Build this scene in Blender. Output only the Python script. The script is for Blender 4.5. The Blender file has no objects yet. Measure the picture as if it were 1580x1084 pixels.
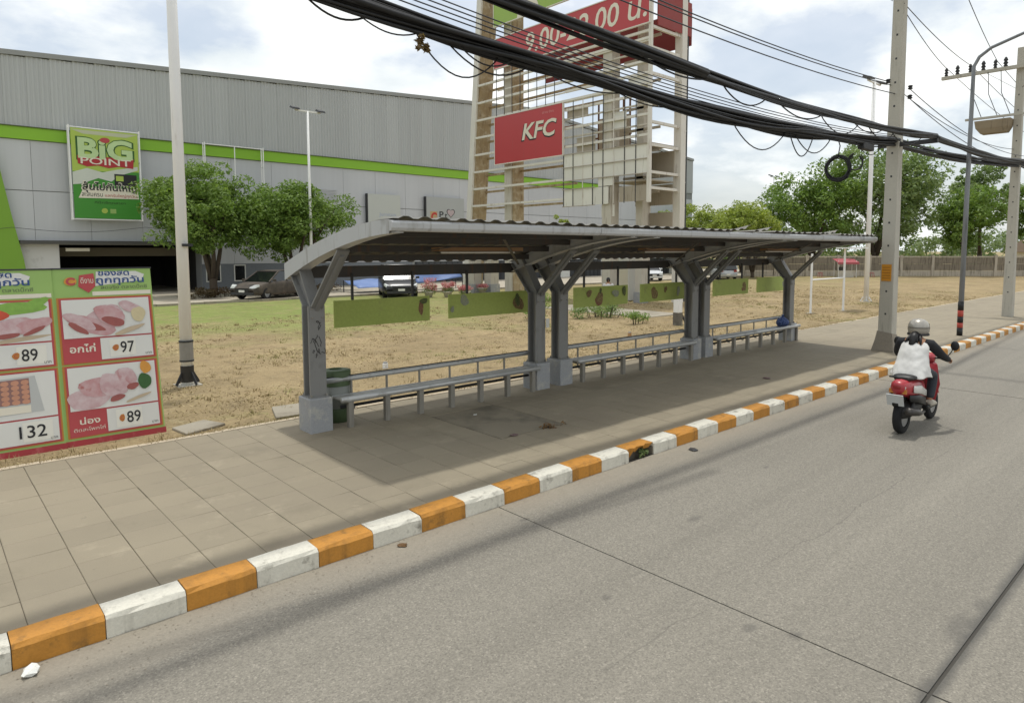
import bpy, math, random
import numpy as np
from mathutils import Vector, Matrix, Euler
R = math.radians
random.seed(7); rng = np.random.default_rng(7)
scene = bpy.context.scene
COL = scene.collection

# ------------------------------------------------------------------ camera
# X runs along the road, Y away from the road towards the store, Z up, metres
cam_d = bpy.data.cameras.new('camera'); cam = bpy.data.objects.new('camera', cam_d); COL.objects.link(cam)
cam.location = (0, 0, 2.60)
cam.rotation_euler = (R(90 - 4.55), 0, R(-43.26))
cam_d.sensor_width = 36; cam_d.lens = 1037 / 1580 * 36
cam_d.shift_x = -0.02766; cam_d.shift_y = -0.0464
cam_d.clip_start = .05; cam_d.clip_end = 3000
scene.camera = cam

# ------------------------------------------------------------------ sky, sun, exposure
SUN = Vector((.13, .13, 1)).normalized()
elev = math.asin(SUN.z); az = math.atan2(SUN.x, SUN.y)
world = bpy.data.worlds.new('World'); scene.world = world; world.use_nodes = True
nt = world.node_tree; nt.nodes.clear()
def wn(t, **k):
    n = nt.nodes.new(t)
    for a, b in k.items(): setattr(n, a, b)
    return n
out = wn('ShaderNodeOutputWorld'); bg = wn('ShaderNodeBackground'); bg.inputs[1].default_value = .15
sky = wn('ShaderNodeTexSky', sky_type='NISHITA', sun_disc=False, sun_elevation=elev, sun_rotation=az, air_density=1.0, dust_density=3.0, ozone_density=1.0)
tc = wn('ShaderNodeTexCoord')
sep = wn('ShaderNodeSeparateXYZ'); nt.links.new(tc.outputs['Generated'], sep.inputs[0])
zz = wn('ShaderNodeMath', operation='MAXIMUM'); nt.links.new(sep.outputs[2], zz.inputs[0]); zz.inputs[1].default_value = 0
zp = wn('ShaderNodeMath', operation='ADD'); nt.links.new(zz.outputs[0], zp.inputs[0]); zp.inputs[1].default_value = .28
dx = wn('ShaderNodeMath', operation='DIVIDE'); nt.links.new(sep.outputs[0], dx.inputs[0]); nt.links.new(zp.outputs[0], dx.inputs[1])
dy = wn('ShaderNodeMath', operation='DIVIDE'); nt.links.new(sep.outputs[1], dy.inputs[0]); nt.links.new(zp.outputs[0], dy.inputs[1])
cmb = wn('ShaderNodeCombineXYZ'); nt.links.new(dx.outputs[0], cmb.inputs[0]); nt.links.new(dy.outputs[0], cmb.inputs[1]); nt.links.new(sep.outputs[2], cmb.inputs[2])
n1 = wn('ShaderNodeTexNoise'); n1.inputs['Scale'].default_value = 1.7; n1.inputs['Detail'].default_value = 9; n1.inputs['Roughness'].default_value = .56
nt.links.new(cmb.outputs[0], n1.inputs['Vector'])
cr = wn('ShaderNodeValToRGB'); cr.color_ramp.elements[0].position = .44; cr.color_ramp.elements[1].position = .55
cr.color_ramp.elements[0].color = (.48, .48, .48, 1); cr.color_ramp.elements[1].color = (1, 1, 1, 1)
nt.links.new(n1.outputs['Fac'], cr.inputs[0])
n2 = wn('ShaderNodeTexNoise'); n2.inputs['Scale'].default_value = 3.2; n2.inputs['Detail'].default_value = 8
nt.links.new(cmb.outputs[0], n2.inputs['Vector'])
cc = wn('ShaderNodeValToRGB'); cc.color_ramp.elements[0].position = .3; cc.color_ramp.elements[1].position = .7
cc.color_ramp.elements[0].color = (5.7, 6.15, 6.35, 1); cc.color_ramp.elements[1].color = (8.5, 8.5, 8.2, 1)
nt.links.new(n2.outputs['Fac'], cc.inputs[0])
mx = wn('ShaderNodeMixRGB'); nt.links.new(cr.outputs[0], mx.inputs[0]); nt.links.new(sky.outputs[0], mx.inputs[1]); nt.links.new(cc.outputs[0], mx.inputs[2])
nt.links.new(mx.outputs[0], bg.inputs[0]); nt.links.new(bg.outputs[0], out.inputs[0])
sl = bpy.data.lights.new('sun', 'SUN'); sl.energy = 2.1; sl.angle = R(2.2); sl.color = (1, .985, .925)
so = bpy.data.objects.new('sun', sl); COL.objects.link(so); so.rotation_euler = SUN.to_track_quat('Z', 'Y').to_euler()
vs = scene.view_settings; vs.view_transform = 'Standard'; vs.look = 'None'; vs.gamma = 1; vs.use_curve_mapping = False
vs.exposure = 0.0
scene.cycles.max_bounces = 6; scene.cycles.diffuse_bounces = 3; scene.cycles.transparent_max_bounces = 6

# ------------------------------------------------------------------ materials
def hexl(h):
    h = h.lstrip('#'); v = [int(h[i:i+2], 16) / 255 for i in (0, 2, 4)]
    return tuple(c / 12.92 if c <= .04045 else ((c + .055) / 1.055) ** 2.4 for c in v)
MATS = {}
class NB:
    """small node helper"""
    def __init__(s, name):
        s.m = bpy.data.materials.new(name); s.m.use_nodes = True; s.t = s.m.node_tree; s.t.nodes.clear()
        s.o = s.n('ShaderNodeOutputMaterial'); s.b = s.n('ShaderNodeBsdfPrincipled'); s.l(s.b.outputs[0], s.o.inputs[0])
        s.pos = s.n('ShaderNodeNewGeometry').outputs['Position']
    def n(s, t, **k):
        x = s.t.nodes.new(t)
        for a, b in k.items(): setattr(x, a, b)
        return x
    def l(s, a, b): s.t.links.new(a, b)
    def vec(s, scale, src=None):
        x = s.n('ShaderNodeMapping'); x.inputs['Scale'].default_value = scale; s.l(src or s.pos, x.inputs[0]); return x.outputs[0]
    def noise(s, scale, detail=4, rough=.55, vec=None, dist=0):
        x = s.n('ShaderNodeTexNoise'); x.inputs['Scale'].default_value = scale; x.inputs['Detail'].default_value = detail
        x.inputs['Roughness'].default_value = rough; x.inputs['Distortion'].default_value = dist
        s.l(vec or s.pos, x.inputs['Vector']); return x.outputs['Fac']
    def ramp(s, f, a, b, ca=0, cb=1):
        x = s.n('ShaderNodeMapRange'); x.inputs[1].default_value = a; x.inputs[2].default_value = b; x.inputs[3].default_value = ca; x.inputs[4].default_value = cb
        s.l(f, x.inputs[0]); return x.outputs[0]
    def mix(s, f, a, b, mode='MIX'):
        x = s.n('ShaderNodeMixRGB', blend_type=mode)
        for i, v in ((0, f), (1, a), (2, b)):
            if hasattr(v, 'links'): s.l(v, x.inputs[i])
            elif i == 0: x.inputs[0].default_value = v
            else: x.inputs[i].default_value = (*v, 1)
        return x.outputs[0]
    def math(s, op, a, b):
        x = s.n('ShaderNodeMath', operation=op)
        for i, v in enumerate((a, b)):
            if hasattr(v, 'links'): s.l(v, x.inputs[i])
            else: x.inputs[i].default_value = v
        return x.outputs[0]
    def gray(s, f, a, b):  # scalar factor -> multiply colour
        x = s.n('ShaderNodeCombineXYZ'); r = s.ramp(f, 0, 1, a, b)
        for i in range(3): s.l(r, x.inputs[i])
        return x.outputs[0]
    def bump(s, h, strength=.3, dist=.01):
        x = s.n('ShaderNodeBump'); x.inputs['Strength'].default_value = strength; x.inputs['Distance'].default_value = dist
        s.l(h, x.inputs['Height']); s.l(x.outputs[0], s.b.inputs['Normal'])
    def fin(s, col, rough=.7, metal=0, spec=.5):
        if hasattr(col, 'links'): s.l(col, s.b.inputs['Base Color'])
        else: s.b.inputs['Base Color'].default_value = (*col, 1)
        if hasattr(rough, 'links'): s.l(rough, s.b.inputs['Roughness'])
        else: s.b.inputs['Roughness'].default_value = rough
        s.b.inputs['Metallic'].default_value = metal; s.b.inputs['Specular IOR Level'].default_value = spec
        return s.m
def mat(name, col, rough=.7, var=.12, scale=3, fine=0, metal=0, bump=0, bscale=60, streak=None, sfac=(.55, .75), objrand=0, dirt=None, dfac=(.55, .75), dscale=1.5, spec=.5):
    if name in MATS: return MATS[name]
    if isinstance(col, str): col = hexl(col)
    b = NB(name)
    c = b.mix(b.noise(scale, 5), tuple(v * (1 - var) for v in col), tuple(min(1, v * (1 + var)) for v in col))
    if fine: c = b.mix(1, c, b.gray(b.noise(fine, 3, .7), .78, 1.22), 'MULTIPLY')
    if objrand:
        oi = b.n('ShaderNodeObjectInfo'); c = b.mix(1, c, b.gray(oi.outputs['Random'], 1 - objrand, 1 + objrand), 'MULTIPLY')
    if streak: c = b.mix(b.ramp(b.noise(1, 6, .6, b.vec((9, 9, .9))), *sfac), c, hexl(streak) if isinstance(streak, str) else streak)
    if dirt: c = b.mix(b.ramp(b.noise(dscale, 7, .62), *dfac), c, hexl(dirt) if isinstance(dirt, str) else dirt)
    if bump: b.bump(b.noise(bscale, 4, .6), bump, .01)
    MATS[name] = b.fin(c, b.ramp(b.noise(scale * 2, 3), 0, 1, max(0, rough - .1), min(1, rough + .1)), metal, spec)
    return MATS[name]

# ------------------------------------------------------------------ mesh helpers
class MB:
    def __init__(s): s.v = []; s.f = []; s.mi = []; s.m = 0
    def add(s, vs, fs):
        o = len(s.v); s.v += [tuple(p) for p in vs]; s.f += [tuple(i + o for i in q) for q in fs]; s.mi += [s.m] * len(fs); return s
    def box(s, a, b, M=None):
        (x0, y0, z0), (x1, y1, z1) = a, b
        p = [(x0, y0, z0), (x1, y0, z0), (x1, y1, z0), (x0, y1, z0), (x0, y0, z1), (x1, y0, z1), (x1, y1, z1), (x0, y1, z1)]
        if M is not None: p = [M @ Vector(q) for q in p]
        return s.add(p, [(0, 3, 2, 1), (4, 5, 6, 7), (0, 1, 5, 4), (1, 2, 6, 5), (2, 3, 7, 6), (3, 0, 4, 7)])
    def beam(s, p, q, w, h, up=(0, 0, 1)):
        """box along p->q, w across, h along 'up'"""
        p = Vector(p); q = Vector(q); d = (q - p).normalized(); sd = d.cross(Vector(up))
        if sd.length < 1e-4: sd = d.cross(Vector((1, 0, 0)))
        sd.normalize(); u = sd.cross(d)
        pts = []
        for c in (p, q):
            for i, j in ((-1, -1), (1, -1), (1, 1), (-1, 1)): pts.append(c + sd * (w / 2 * i) + u * (h / 2 * j))
        return s.add(pts, [(3, 2, 1, 0), (4, 5, 6, 7), (0, 1, 5, 4), (1, 2, 6, 5), (2, 3, 7, 6), (3, 0, 4, 7)])
    def tube(s, path, r, n=8, cap=True):
        path = [Vector(p) for p in path]; k = len(path)
        if not hasattr(r, '__len__'): r = [r] * k
        vs = []; u = None
        for i, p in enumerate(path):
            d = (path[min(i + 1, k - 1)] - path[max(i - 1, 0)])
            d = d.normalized() if d.length > 1e-9 else Vector((0, 0, 1))
            if u is None: u = d.orthogonal().normalized()
            else: u = (u - d * u.dot(d)); u = u.normalized() if u.length > 1e-6 else d.orthogonal().normalized()
            w = d.cross(u)
            for j in range(n):
                a = 2 * math.pi * j / n; vs.append(p + (u * math.cos(a) + w * math.sin(a)) * r[i])
        fs = [(i * n + j, i * n + (j + 1) % n, (i + 1) * n + (j + 1) % n, (i + 1) * n + j) for i in range(k - 1) for j in range(n)]
        if cap: fs += [tuple(range(n - 1, -1, -1)), tuple((k - 1) * n + j for j in range(n))]
        return s.add(vs, fs)
    def loft(s, rings, cap=True, closed=True):
        n = len(rings[0]); vs = [p for r in rings for p in r]; m = n if closed else n - 1
        fs = [(i * n + j, i * n + (j + 1) % n, (i + 1) * n + (j + 1) % n, (i + 1) * n + j) for i in range(len(rings) - 1) for j in range(m)]
        if cap: fs += [tuple(range(n - 1, -1, -1)), tuple((len(rings) - 1) * n + j for j in range(n))]
        return s.add(vs, fs)
    def lathe(s, prof, n=16, M=None, cap=True):
        rings = [[Vector((r * math.cos(2 * math.pi * j / n), r * math.sin(2 * math.pi * j / n), z)) for j in range(n)] for r, z in prof]
        if M is not None: rings = [[M @ p for p in q] for q in rings]
        return s.loft(rings, cap)
    def prism(s, poly, a, b, axis='y'):
        """2-D polygon extruded from a to b along axis (poly in the two other axes, in order)"""
        def P(p, t):
            if axis == 'y': return (p[0], t, p[1])
            if axis == 'x': return (t, p[0], p[1])
            return (p[0], p[1], t)
        n = len(poly)
        return s.add([P(p, a) for p in poly] + [P(p, b) for p in poly], [tuple(range(n)), tuple(range(2 * n - 1, n - 1, -1))] + [(i, n + i, n + (i + 1) % n, (i + 1) % n) for i in range(n)])
    def mesh(s, name):
        me = bpy.data.meshes.new(name); me.from_pydata(s.v, [], s.f); me.update(); return me
    def build(s, name, m, parent=None, smooth=False, bevel=0, loc=None, fix=True):
        me = s.mesh(name)
        for x in (m if isinstance(m, (list, tuple)) else [m]): me.materials.append(x)
        if any(s.mi): me.polygons.foreach_set('material_index', s.mi)
        if fix:
            import bmesh
            bm = bmesh.new(); bm.from_mesh(me); bmesh.ops.recalc_face_normals(bm, faces=bm.faces); bm.to_mesh(me); bm.free()
        if smooth: me.polygons.foreach_set('use_smooth', [True] * len(me.polygons))
        o = bpy.data.objects.new(name, me); COL.objects.link(o)
        if parent: o.parent = parent
        if loc: o.location = loc
        if bevel:
            b = o.modifiers.new('bevel', 'BEVEL'); b.width = bevel; b.segments = 2; b.limit_method = 'ANGLE'
        return o
def tag(o, label=None, cat=None, group=None, kind=None):
    if label: o['label'] = label
    if cat: o['category'] = cat
    if group: o['group'] = group
    if kind: o['kind'] = kind
    return o
def thing(name, label=None, cat=None, loc=(0, 0, 0), rot=(0, 0, 0), group=None, kind=None, parent=None):
    o = bpy.data.objects.new(name, None); COL.objects.link(o); o.location = loc; o.rotation_euler = rot; o.empty_display_size = .1
    if parent: o.parent = parent
    return tag(o, label, cat, group, kind)
def copy_tree(o, parent=None):
    c = o.copy(); COL.objects.link(c); c.parent = parent
    for ch in o.children: copy_tree(ch, c)
    return c
def inst(src, name, parent, loc, rot=None, scale=None):
    o = bpy.data.objects.new(name, src); COL.objects.link(o); o.parent = parent; o.location = loc
    if rot: o.rotation_euler = rot
    if scale: o.scale = scale
    return o
def arr_mesh(name, V, F, m, parent=None):
    """numpy verts (n,3), faces (k,q)"""
    me = bpy.data.meshes.new(name); n, q = F.shape
    me.vertices.add(len(V)); me.vertices.foreach_set('co', V.astype(np.float32).ravel())
    me.loops.add(n * q); me.loops.foreach_set('vertex_index', F.astype(np.int32).ravel())
    me.polygons.add(n); me.polygons.foreach_set('loop_start', np.arange(0, n * q, q, dtype=np.int32)); me.polygons.foreach_set('loop_total', np.full(n, q, dtype=np.int32))
    me.update(calc_edges=True); me.materials.append(m)
    o = bpy.data.objects.new(name, me); COL.objects.link(o); o.parent = parent
    return o
# lettering: local x right, y up, z out of the panel
def text(body, parent, m, cx, cy, w, h, z=.004, name='lettering', bold=0, shear=0, depth=.0, keep=False):
    cu = bpy.data.curves.new(name, 'FONT'); cu.body = body; cu.offset = bold; cu.shear = shear; cu.resolution_u = 3
    t = bpy.data.objects.new(name, cu); COL.objects.link(t)
    bpy.context.view_layer.update()
    me = bpy.data.meshes.new_from_object(t.evaluated_get(bpy.context.evaluated_depsgraph_get()))
    bpy.data.objects.remove(t); bpy.data.curves.remove(cu)
    n = len(me.vertices); co = np.empty(n * 3, np.float32); me.vertices.foreach_get('co', co); co = co.reshape(-1, 3)
    lo = co.min(0); hi = co.max(0); sc = np.array([w / max(1e-6, hi[0] - lo[0]), h / max(1e-6, hi[1] - lo[1]), 1])
    if keep: sc[:2] = sc[:2].min()
    co = (co - (lo + hi) / 2) * sc; co[:, 2] = 0; me.vertices.foreach_set('co', co.astype(np.float32).ravel()); me.update()
    me.materials.clear(); me.materials.append(m)
    o = bpy.data.objects.new(name, me); COL.objects.link(o); o.parent = parent; o.location = (cx, cy, z)
    return o
def flat(poly, parent, m, z, name, loc=(0, 0)):
    """thin printed patch on a panel; poly in panel x, y"""
    mb = MB(); n = len(poly); mb.add([(p[0] + loc[0], p[1] + loc[1], z) for p in poly], [tuple(range(n))])
    return mb.build(name, m, parent, fix=False)
def rect(x0, y0, x1, y1): return [(x0, y0), (x1, y0), (x1, y1), (x0, y1)]
def blob(cx, cy, rx, ry, n=18, wob=.08, rot=0, seed=0):
    rr = random.Random(seed); ph = [rr.uniform(0, 6.28) for _ in range(3)]
    o = []
    for i in range(n):
        a = 2 * math.pi * i / n; k = 1 + wob * (math.sin(2 * a + ph[0]) + .6 * math.sin(3 * a + ph[1]) + .4 * math.sin(5 * a + ph[2]))
        x, y = rx * k * math.cos(a), ry * k * math.sin(a)
        o.append((cx + x * math.cos(rot) - y * math.sin(rot), cy + x * math.sin(rot) + y * math.cos(rot)))
    return o

# ------------------------------------------------------------------ shared materials
def road_mat():
    b = NB('road_concrete'); col = hexl('#807b70')
    c = b.mix(b.noise(.35, 6, .6), tuple(v * .90 for v in col), tuple(v * 1.10 for v in col))
    c = b.mix(1, c, b.gray(b.noise(1, 5, .6, b.vec((.08, 2.6, 1))), .74, 1.24), 'MULTIPLY')
    sp = b.n('ShaderNodeTexVoronoi'); sp.inputs['Scale'].default_value = 95; b.l(b.pos, sp.inputs['Vector'])
    sr = b.n('ShaderNodeSeparateColor'); b.l(sp.outputs['Color'], sr.inputs[0])
    c = b.mix(1, c, b.gray(b.ramp(b.noise(55, 3, .8), .30, .70), .72, 1.28), 'MULTIPLY'); c = b.mix(1, c, b.gray(b.ramp(b.noise(19, 4, .85), .28, .72), .84, 1.16), 'MULTIPLY')
    c = b.mix(b.ramp(sr.outputs[0], .72, .95, 0, .5), c, hexl('#5f5b53'))
    c = b.mix(b.ramp(sr.outputs[1], .86, .98, 0, .28), c, hexl('#b9b2a4'))
    sy = b.n('ShaderNodeSeparateXYZ'); b.l(b.pos, sy.inputs[0]); X_, Y_ = sy.outputs[0], sy.outputs[1]
    lane = b.math('SINE', b.math('ADD', b.math('MULTIPLY', Y_, 3.6), b.ramp(b.noise(.3, 3), 0, 1, -.8, .8)), 0); c = b.mix(1, c, b.gray(b.ramp(lane, -1, 1), .965, 1.025), 'MULTIPLY')
    wob = b.ramp(b.noise(3.5, 5, .65), 0, 1, -1, 1)
    # soft oil drips at their own spots
    def spot(x, y, rx, ry):
        u = b.math('DIVIDE', b.math('SUBTRACT', X_, x), rx); v = b.math('DIVIDE', b.math('SUBTRACT', Y_, y), ry)
        r = b.math('SQRT', b.math('ADD', b.math('MULTIPLY', u, u), b.math('MULTIPLY', v, v)), 0)
        return b.ramp(b.math('ADD', r, b.math('MULTIPLY', wob, .8)), .45, 1.15, .5, 0)
    for q in ((5.45, 3.6, .11, .05), (3.7, 3.2, .05, .04), (7.4, 3.9, .06, .03), (4.1, 2.25, .08, .05), (4.25, 2.0, .07, .05), (4.22, 4.72, .08, .04), (4.35, 1.22, .14, .06), (5.2, 1.27, .28, .08), (5.65, 1.25, .14, .06)):
        c = b.mix(spot(*q), c, hexl('#55524d'))
    # tar rubbed into the lane joint and a hairline crack
    ty = b.math('ABSOLUTE', b.math('ADD', b.math('SUBTRACT', Y_, 1.17), b.math('MULTIPLY', wob, .03)), 0)
    c = b.mix(b.ramp(ty, .02, .075, .8, 0), c, hexl('#4f4d49'))
    cy = b.math('ABSOLUTE', b.math('ADD', b.math('SUBTRACT', Y_, 2.62), b.math('ADD', b.math('MULTIPLY', b.ramp(b.noise(1.1, 4, .7), 0, 1, -1, 1), .16), b.math('MULTIPLY', b.ramp(b.noise(14, 3, .7), 0, 1, -1, 1), .012))), 0)
    c = b.mix(b.math('MULTIPLY', b.ramp(cy, .002, .010, .5, 0), b.ramp(b.noise(.9, 4), .40, .55)), c, hexl('#57534c'))
    # sand dust lying along the kerb
    dd = b.math('ADD', Y_, b.ramp(b.noise(1, 6, .65, b.vec((.8, 3, 1))), 0, 1, -.38, .38))
    c = b.mix(b.ramp(dd, 4.60, 5.02, 0, .8), c, b.mix(b.noise(30, 5, .75), hexl('#7c7467'), hexl('#a39a89')))
    b.bump(b.noise(85, 3, .75), .35, .004)
    return b.fin(c, .85)
def tile_mat():
    b = NB('sidewalk_tile'); col = hexl('#8d836f')
    c = b.mix(b.noise(.7, 6, .6), tuple(v * .82 for v in col), tuple(v * 1.14 for v in col))
    oi = b.n('ShaderNodeObjectInfo'); c = b.mix(1, c, b.gray(oi.outputs['Random'], .95, 1.05), 'MULTIPLY')
    c = b.mix(1, c, b.gray(b.noise(120, 3, .7), .80, 1.2), 'MULTIPLY')
    c = b.mix(b.ramp(b.noise(1.3, 8, .65), .55, .76, 0, .55), c, hexl('#68614f'))
    c = b.mix(b.ramp(b.noise(2.3, 8, .7), .58, .72, 0, .4), c, hexl('#b0a48d'))
    c = b.mix(b.ramp(b.noise(.5, 5, .6), .5, .7, 0, .35), c, hexl('#7b7263'))
    c = b.mix(b.ramp(b.noise(9, 4, .6), .70, .76, 0, .4), c, hexl('#57524a'))
    b.bump(b.math('ADD', b.noise(140, 3, .7), b.noise(6, 3)), .25, .004)
    return b.fin(c, .8)
def lawn_mat(name='dry_lawn'):
    b = NB(name)
    c = b.mix(b.ramp(b.noise(.45, 6, .6), .35, .65), hexl('#918061'), hexl('#a99673'))
    c = b.mix(b.ramp(b.noise(.9, 7, .65), .56, .74, 0, .6), c, hexl('#85704f'))
    s = b.n('ShaderNodeSeparateXYZ'); b.l(b.pos, s.inputs[0])
    g = b.ramp(b.math('ADD', s.outputs[1], b.ramp(b.noise(.25, 5, .6), 0, 1, -12, 12)), 18, 25)
    g2 = b.ramp(b.math('ADD', s.outputs[0], b.ramp(b.noise(.2, 4), 0, 1, -8, 8)), 14, 32, 1, .2)
    c = b.mix(b.math('MULTIPLY', b.math('MULTIPLY', g, g2), b.ramp(b.noise(.8, 6, .7), .26, .48)), c, b.mix(b.noise(1.5, 5), hexl('#728342'), hexl('#93985c')))
    c = b.mix(b.ramp(b.noise(.3, 7, .7, b.vec((1, 1.8, 1))), .58, .70, 0, .45), c, hexl('#92905d'))
    c = b.mix(b.ramp(b.noise(2.2, 7, .7), .50, .68, 0, .65), c, hexl('#766850'))
    c = b.mix(b.ramp(b.noise(3.1, 6, .7, b.vec((1, 1, 1), None)), .60, .72, 0, .4), c, hexl('#bdb08f'))
    c = b.mix(1, c, b.gray(b.noise(14, 6, .75), .45, 1.5), 'MULTIPLY')
    c = b.mix(1, c, b.gray(b.noise(60, 3, .7), .75, 1.25), 'MULTIPLY')
    b.bump(b.noise(22, 5, .75), .8, .04)
    return b.fin(c, .95, spec=.2)
M_ROAD = road_mat(); M_TILE = tile_mat(); M_LAWN = lawn_mat()
M_JOINT = mat('joint_dark', '#5e574b', .9, .3, 4, fine=60)
M_SUB = mat('subsoil', '#7d7260', .95, .2, 1)
M_LOT = mat('lot_concrete', '#b0a796', .85, .12, .3, fine=40, dirt='#8d8171', dfac=(.5, .75), dscale=.5)
M_SLAB = mat('slab_concrete', '#989080', .85, .15, 1.2, fine=60, dirt='#6f6658', dfac=(.52, .75), bump=.25)
M_WHITE_K = mat('kerb_white', '#cfcbbd', .75, .08, 3, fine=50, dirt='#7d786c', dfac=(.57, .74), dscale=9, streak='#a39e92', sfac=(.55, .85), bump=.3, bscale=40)
M_ORANGE_K = mat('kerb_orange', '#b98030', .7, .12, 3, fine=50, dirt='#7a5a2c', dfac=(.57, .76), dscale=9, streak='#8f6427', sfac=(.5, .8), bump=.3, bscale=40)
M_KCORE = mat('kerb_core', '#7f776a', .9, .2, 6, fine=50)
M_STEEL = mat('painted_steel', '#7f7f7d', .5, .1, 2, streak='#57514a', sfac=(.58, .82), dirt='#6b6a68', dfac=(.56, .76), dscale=3, metal=.0)
M_STEEL_T = mat('roof_arch_steel', '#b4b6b7', .45, .08, 2, streak='#6a6358', sfac=(.58, .84), dirt='#8b8a86', dfac=(.55, .75), dscale=2.5)
M_PED = mat('pedestal_paint', '#96989a', .7, .12, 3, fine=40, dirt='#b3b0a6', dfac=(.52, .7), dscale=5, streak='#5d5f63', sfac=(.62, .85), bump=.2)
M_PIPE = mat('worn_stainless', '#b9bab8', .35, .08, 4, metal=.35, dirt='#7d7a73', dfac=(.55, .8), dscale=6)
M_LEG = mat('bench_leg_steel', '#8a867d', .6, .15, 5, metal=.2, streak='#5a5147', sfac=(.5, .75))
M_ROOF = mat('roof_sheet', '#77756f', .55, .15, 1, metal=.3, streak='#5c4b3a', sfac=(.58, .8), objrand=.1)
M_DARK = mat('dark_steel', '#2e2f31', .6, .2, 3)
M_PURLIN = mat('purlin_steel', '#413e3a', .6, .2, 2, streak='#5a412c', sfac=(.55, .75))
M_WHITEP = mat('white_pole_paint', '#ebebe9', .55, .05, 2, streak='#b3aea5', sfac=(.62, .9))
M_CONC = mat('pole_concrete', '#b3afa3', .85, .1, 2, fine=70, streak='#6f6a60', sfac=(.58, .85), bump=.2)
M_CABLE = mat('cable_black', '#1f2022', .6, .25, 6)
M_WIRE = mat('wire_dark', '#35373a', .6, .2, 6)
M_BLACK = mat('black_plastic', '#161616', .5, .2, 6)
M_RUBBER = mat('rubber', '#1a1a1b', .85, .2, 8)
M_RED = mat('print_red', '#b04245', .5, .06, 3)
M_WHITE = mat('print_white', '#d6d6d0', .5, .04, 3)
M_CREAM = mat('print_cream', '#dcd6c4', .5, .06, 3)
M_ORANGE = mat('print_orange', '#b9772f', .55, .08, 4)
M_INK = mat('print_ink', '#1b1b1d', .6, .1, 5)
M_NAVY = mat('print_navy', '#2b4a80', .6, .1, 5)
M_LIME = mat('lime_paint', '#84b62c', .55, .06, 1)
M_PGREEN = mat('print_green', '#94b564', .55, .1, 2)
M_GLASS = mat('dark_glass', '#15181a', .12, .3, 1, spec=.8)

# ================================================================== THE SETTING
# ground sheet to the horizon
g = MB().add([(-1500, -1500, -.14), (1500, -1500, -.14), (1500, 1500, -.14), (-1500, 1500, -.14)], [(0, 1, 2, 3)]).build('ground', lawn_mat('far_ground'), fix=False); tag(g, kind='structure')
# road: slabs with recessed joints
road = MB().box((-200, -14, -.12), (420, 5.2, -.012)).build('road', mat('road_joint', '#45423c', .9, .3, 4, fine=60)); tag(road, kind='structure')
xs = [-200, -50, -35.8, -25.8, -15.8, -5.8, 4.25, 14.2, 24.2, 34.2, 44.2, 54.2, 74.2, 420]; ys = [-14, -9.9, -6.2, -2.5, 1.17, 5.149]
for i in range(len(xs) - 1):
    for j in range(len(ys) - 1):
        gx = .008; gy = .012 if ys[j + 1] == 1.17 else .005; gy0 = .012 if ys[j] == 1.17 else .005
        dz = random.uniform(-.002, .002)
        MB().box((xs[i] + gx, ys[j] + gy0, -.10), (xs[i + 1] - gx, ys[j + 1] - gy, dz)).build('road_slab', M_ROAD, road)
def strip(name, pts, z, m, parent):
    n = len(pts) // 2; mb = MB(); a = pts[:n]; b_ = pts[n:][::-1]
    mb.add([(p[0], p[1], z) for p in a] + [(p[0], p[1], z) for p in b_], [(i, i + 1, n + i + 1, n + i) for i in range(n - 1)])
    return mb.build(name, m, parent, fix=False)

# kerb: painted blocks half a metre long
kerb = MB().box((-40, 5.165, -.1), (6.34, 5.355, .10)).box((6.84, 5.165, -.1), (300, 5.355, .10)).box((6.341, 5.30, -.1), (6.839, 5.355, .10)).build('kerb', M_KCORE); tag(kerb, kind='structure')
def kblock(seed):
    rr = random.Random(seed); mb = MB(); n = 5; rings = []
    for i in range(n):
        x = .003 + .494 * i / (n - 1); j = lambda a: rr.uniform(-a, a)
        rings.append([(x, .0 + j(.004), -.05), (x, .006 + j(.006), .128 + j(.006)), (x, .028 + j(.006), .154 + j(.005)), (x, .222, .158 + j(.003)), (x, .232, .150), (x, .232, -.05)])
    mb.loft(rings); return mb.build('tmp', M_WHITE_K)
kms = []
for s_ in range(6):
    o = kblock(s_); a = o.data; b_ = a.copy(); b_.materials.clear(); b_.materials.append(M_ORANGE_K); kms.append((b_, a)); bpy.data.objects.remove(o)
for k in range(-12, 136):
    if k in (12,): continue
    inst(kms[k % 6][0 if k % 2 == 0 else 1], 'kerb_block', kerb, (.34 + .5 * k, 5.145, random.uniform(-.003, .003)))
# the broken block: only a ragged top crust is left, with weeds in the hole
mb = MB(); rings = []
for i, x in enumerate(np.linspace(.003, .497, 9)):
    t = (.0 if i < 2 else .118) + .022 * math.sin(i * 1.7) + .010 * (i % 3); rings.append([(x, .05 + .02 * math.sin(i * 2.3), t - .02), (x, .03 + .02 * math.sin(i * 2.3), .152), (x, .222, .158), (x, .232, .1)])
mb.loft(rings); mb.build('broken_kerb_block', M_ORANGE_K, kerb, loc=(.34 + 6, 5.145, 0))
strip('kerb_back_joint', [(-40, 5.376), (300, 5.376), (300, 5.40), (-40, 5.40)][:2] + [(300, 5.40), (-40, 5.40)], .147, M_JOINT, kerb)  # thin dark strip in the joint between kerb and tiles
# far stretch of painted kerb beyond the counted blocks
mb = MB()
for k in range(136, 420): mb.m = 0 if k % 2 == 0 else 1; mb.box((.34 + .5 * k, 5.145, -.05), (.34 + .5 * k + .497, 5.377, .156))
tag(mb.build('far_kerb_blocks', [M_ORANGE_K, M_WHITE_K], kerb), kind='stuff')

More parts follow.
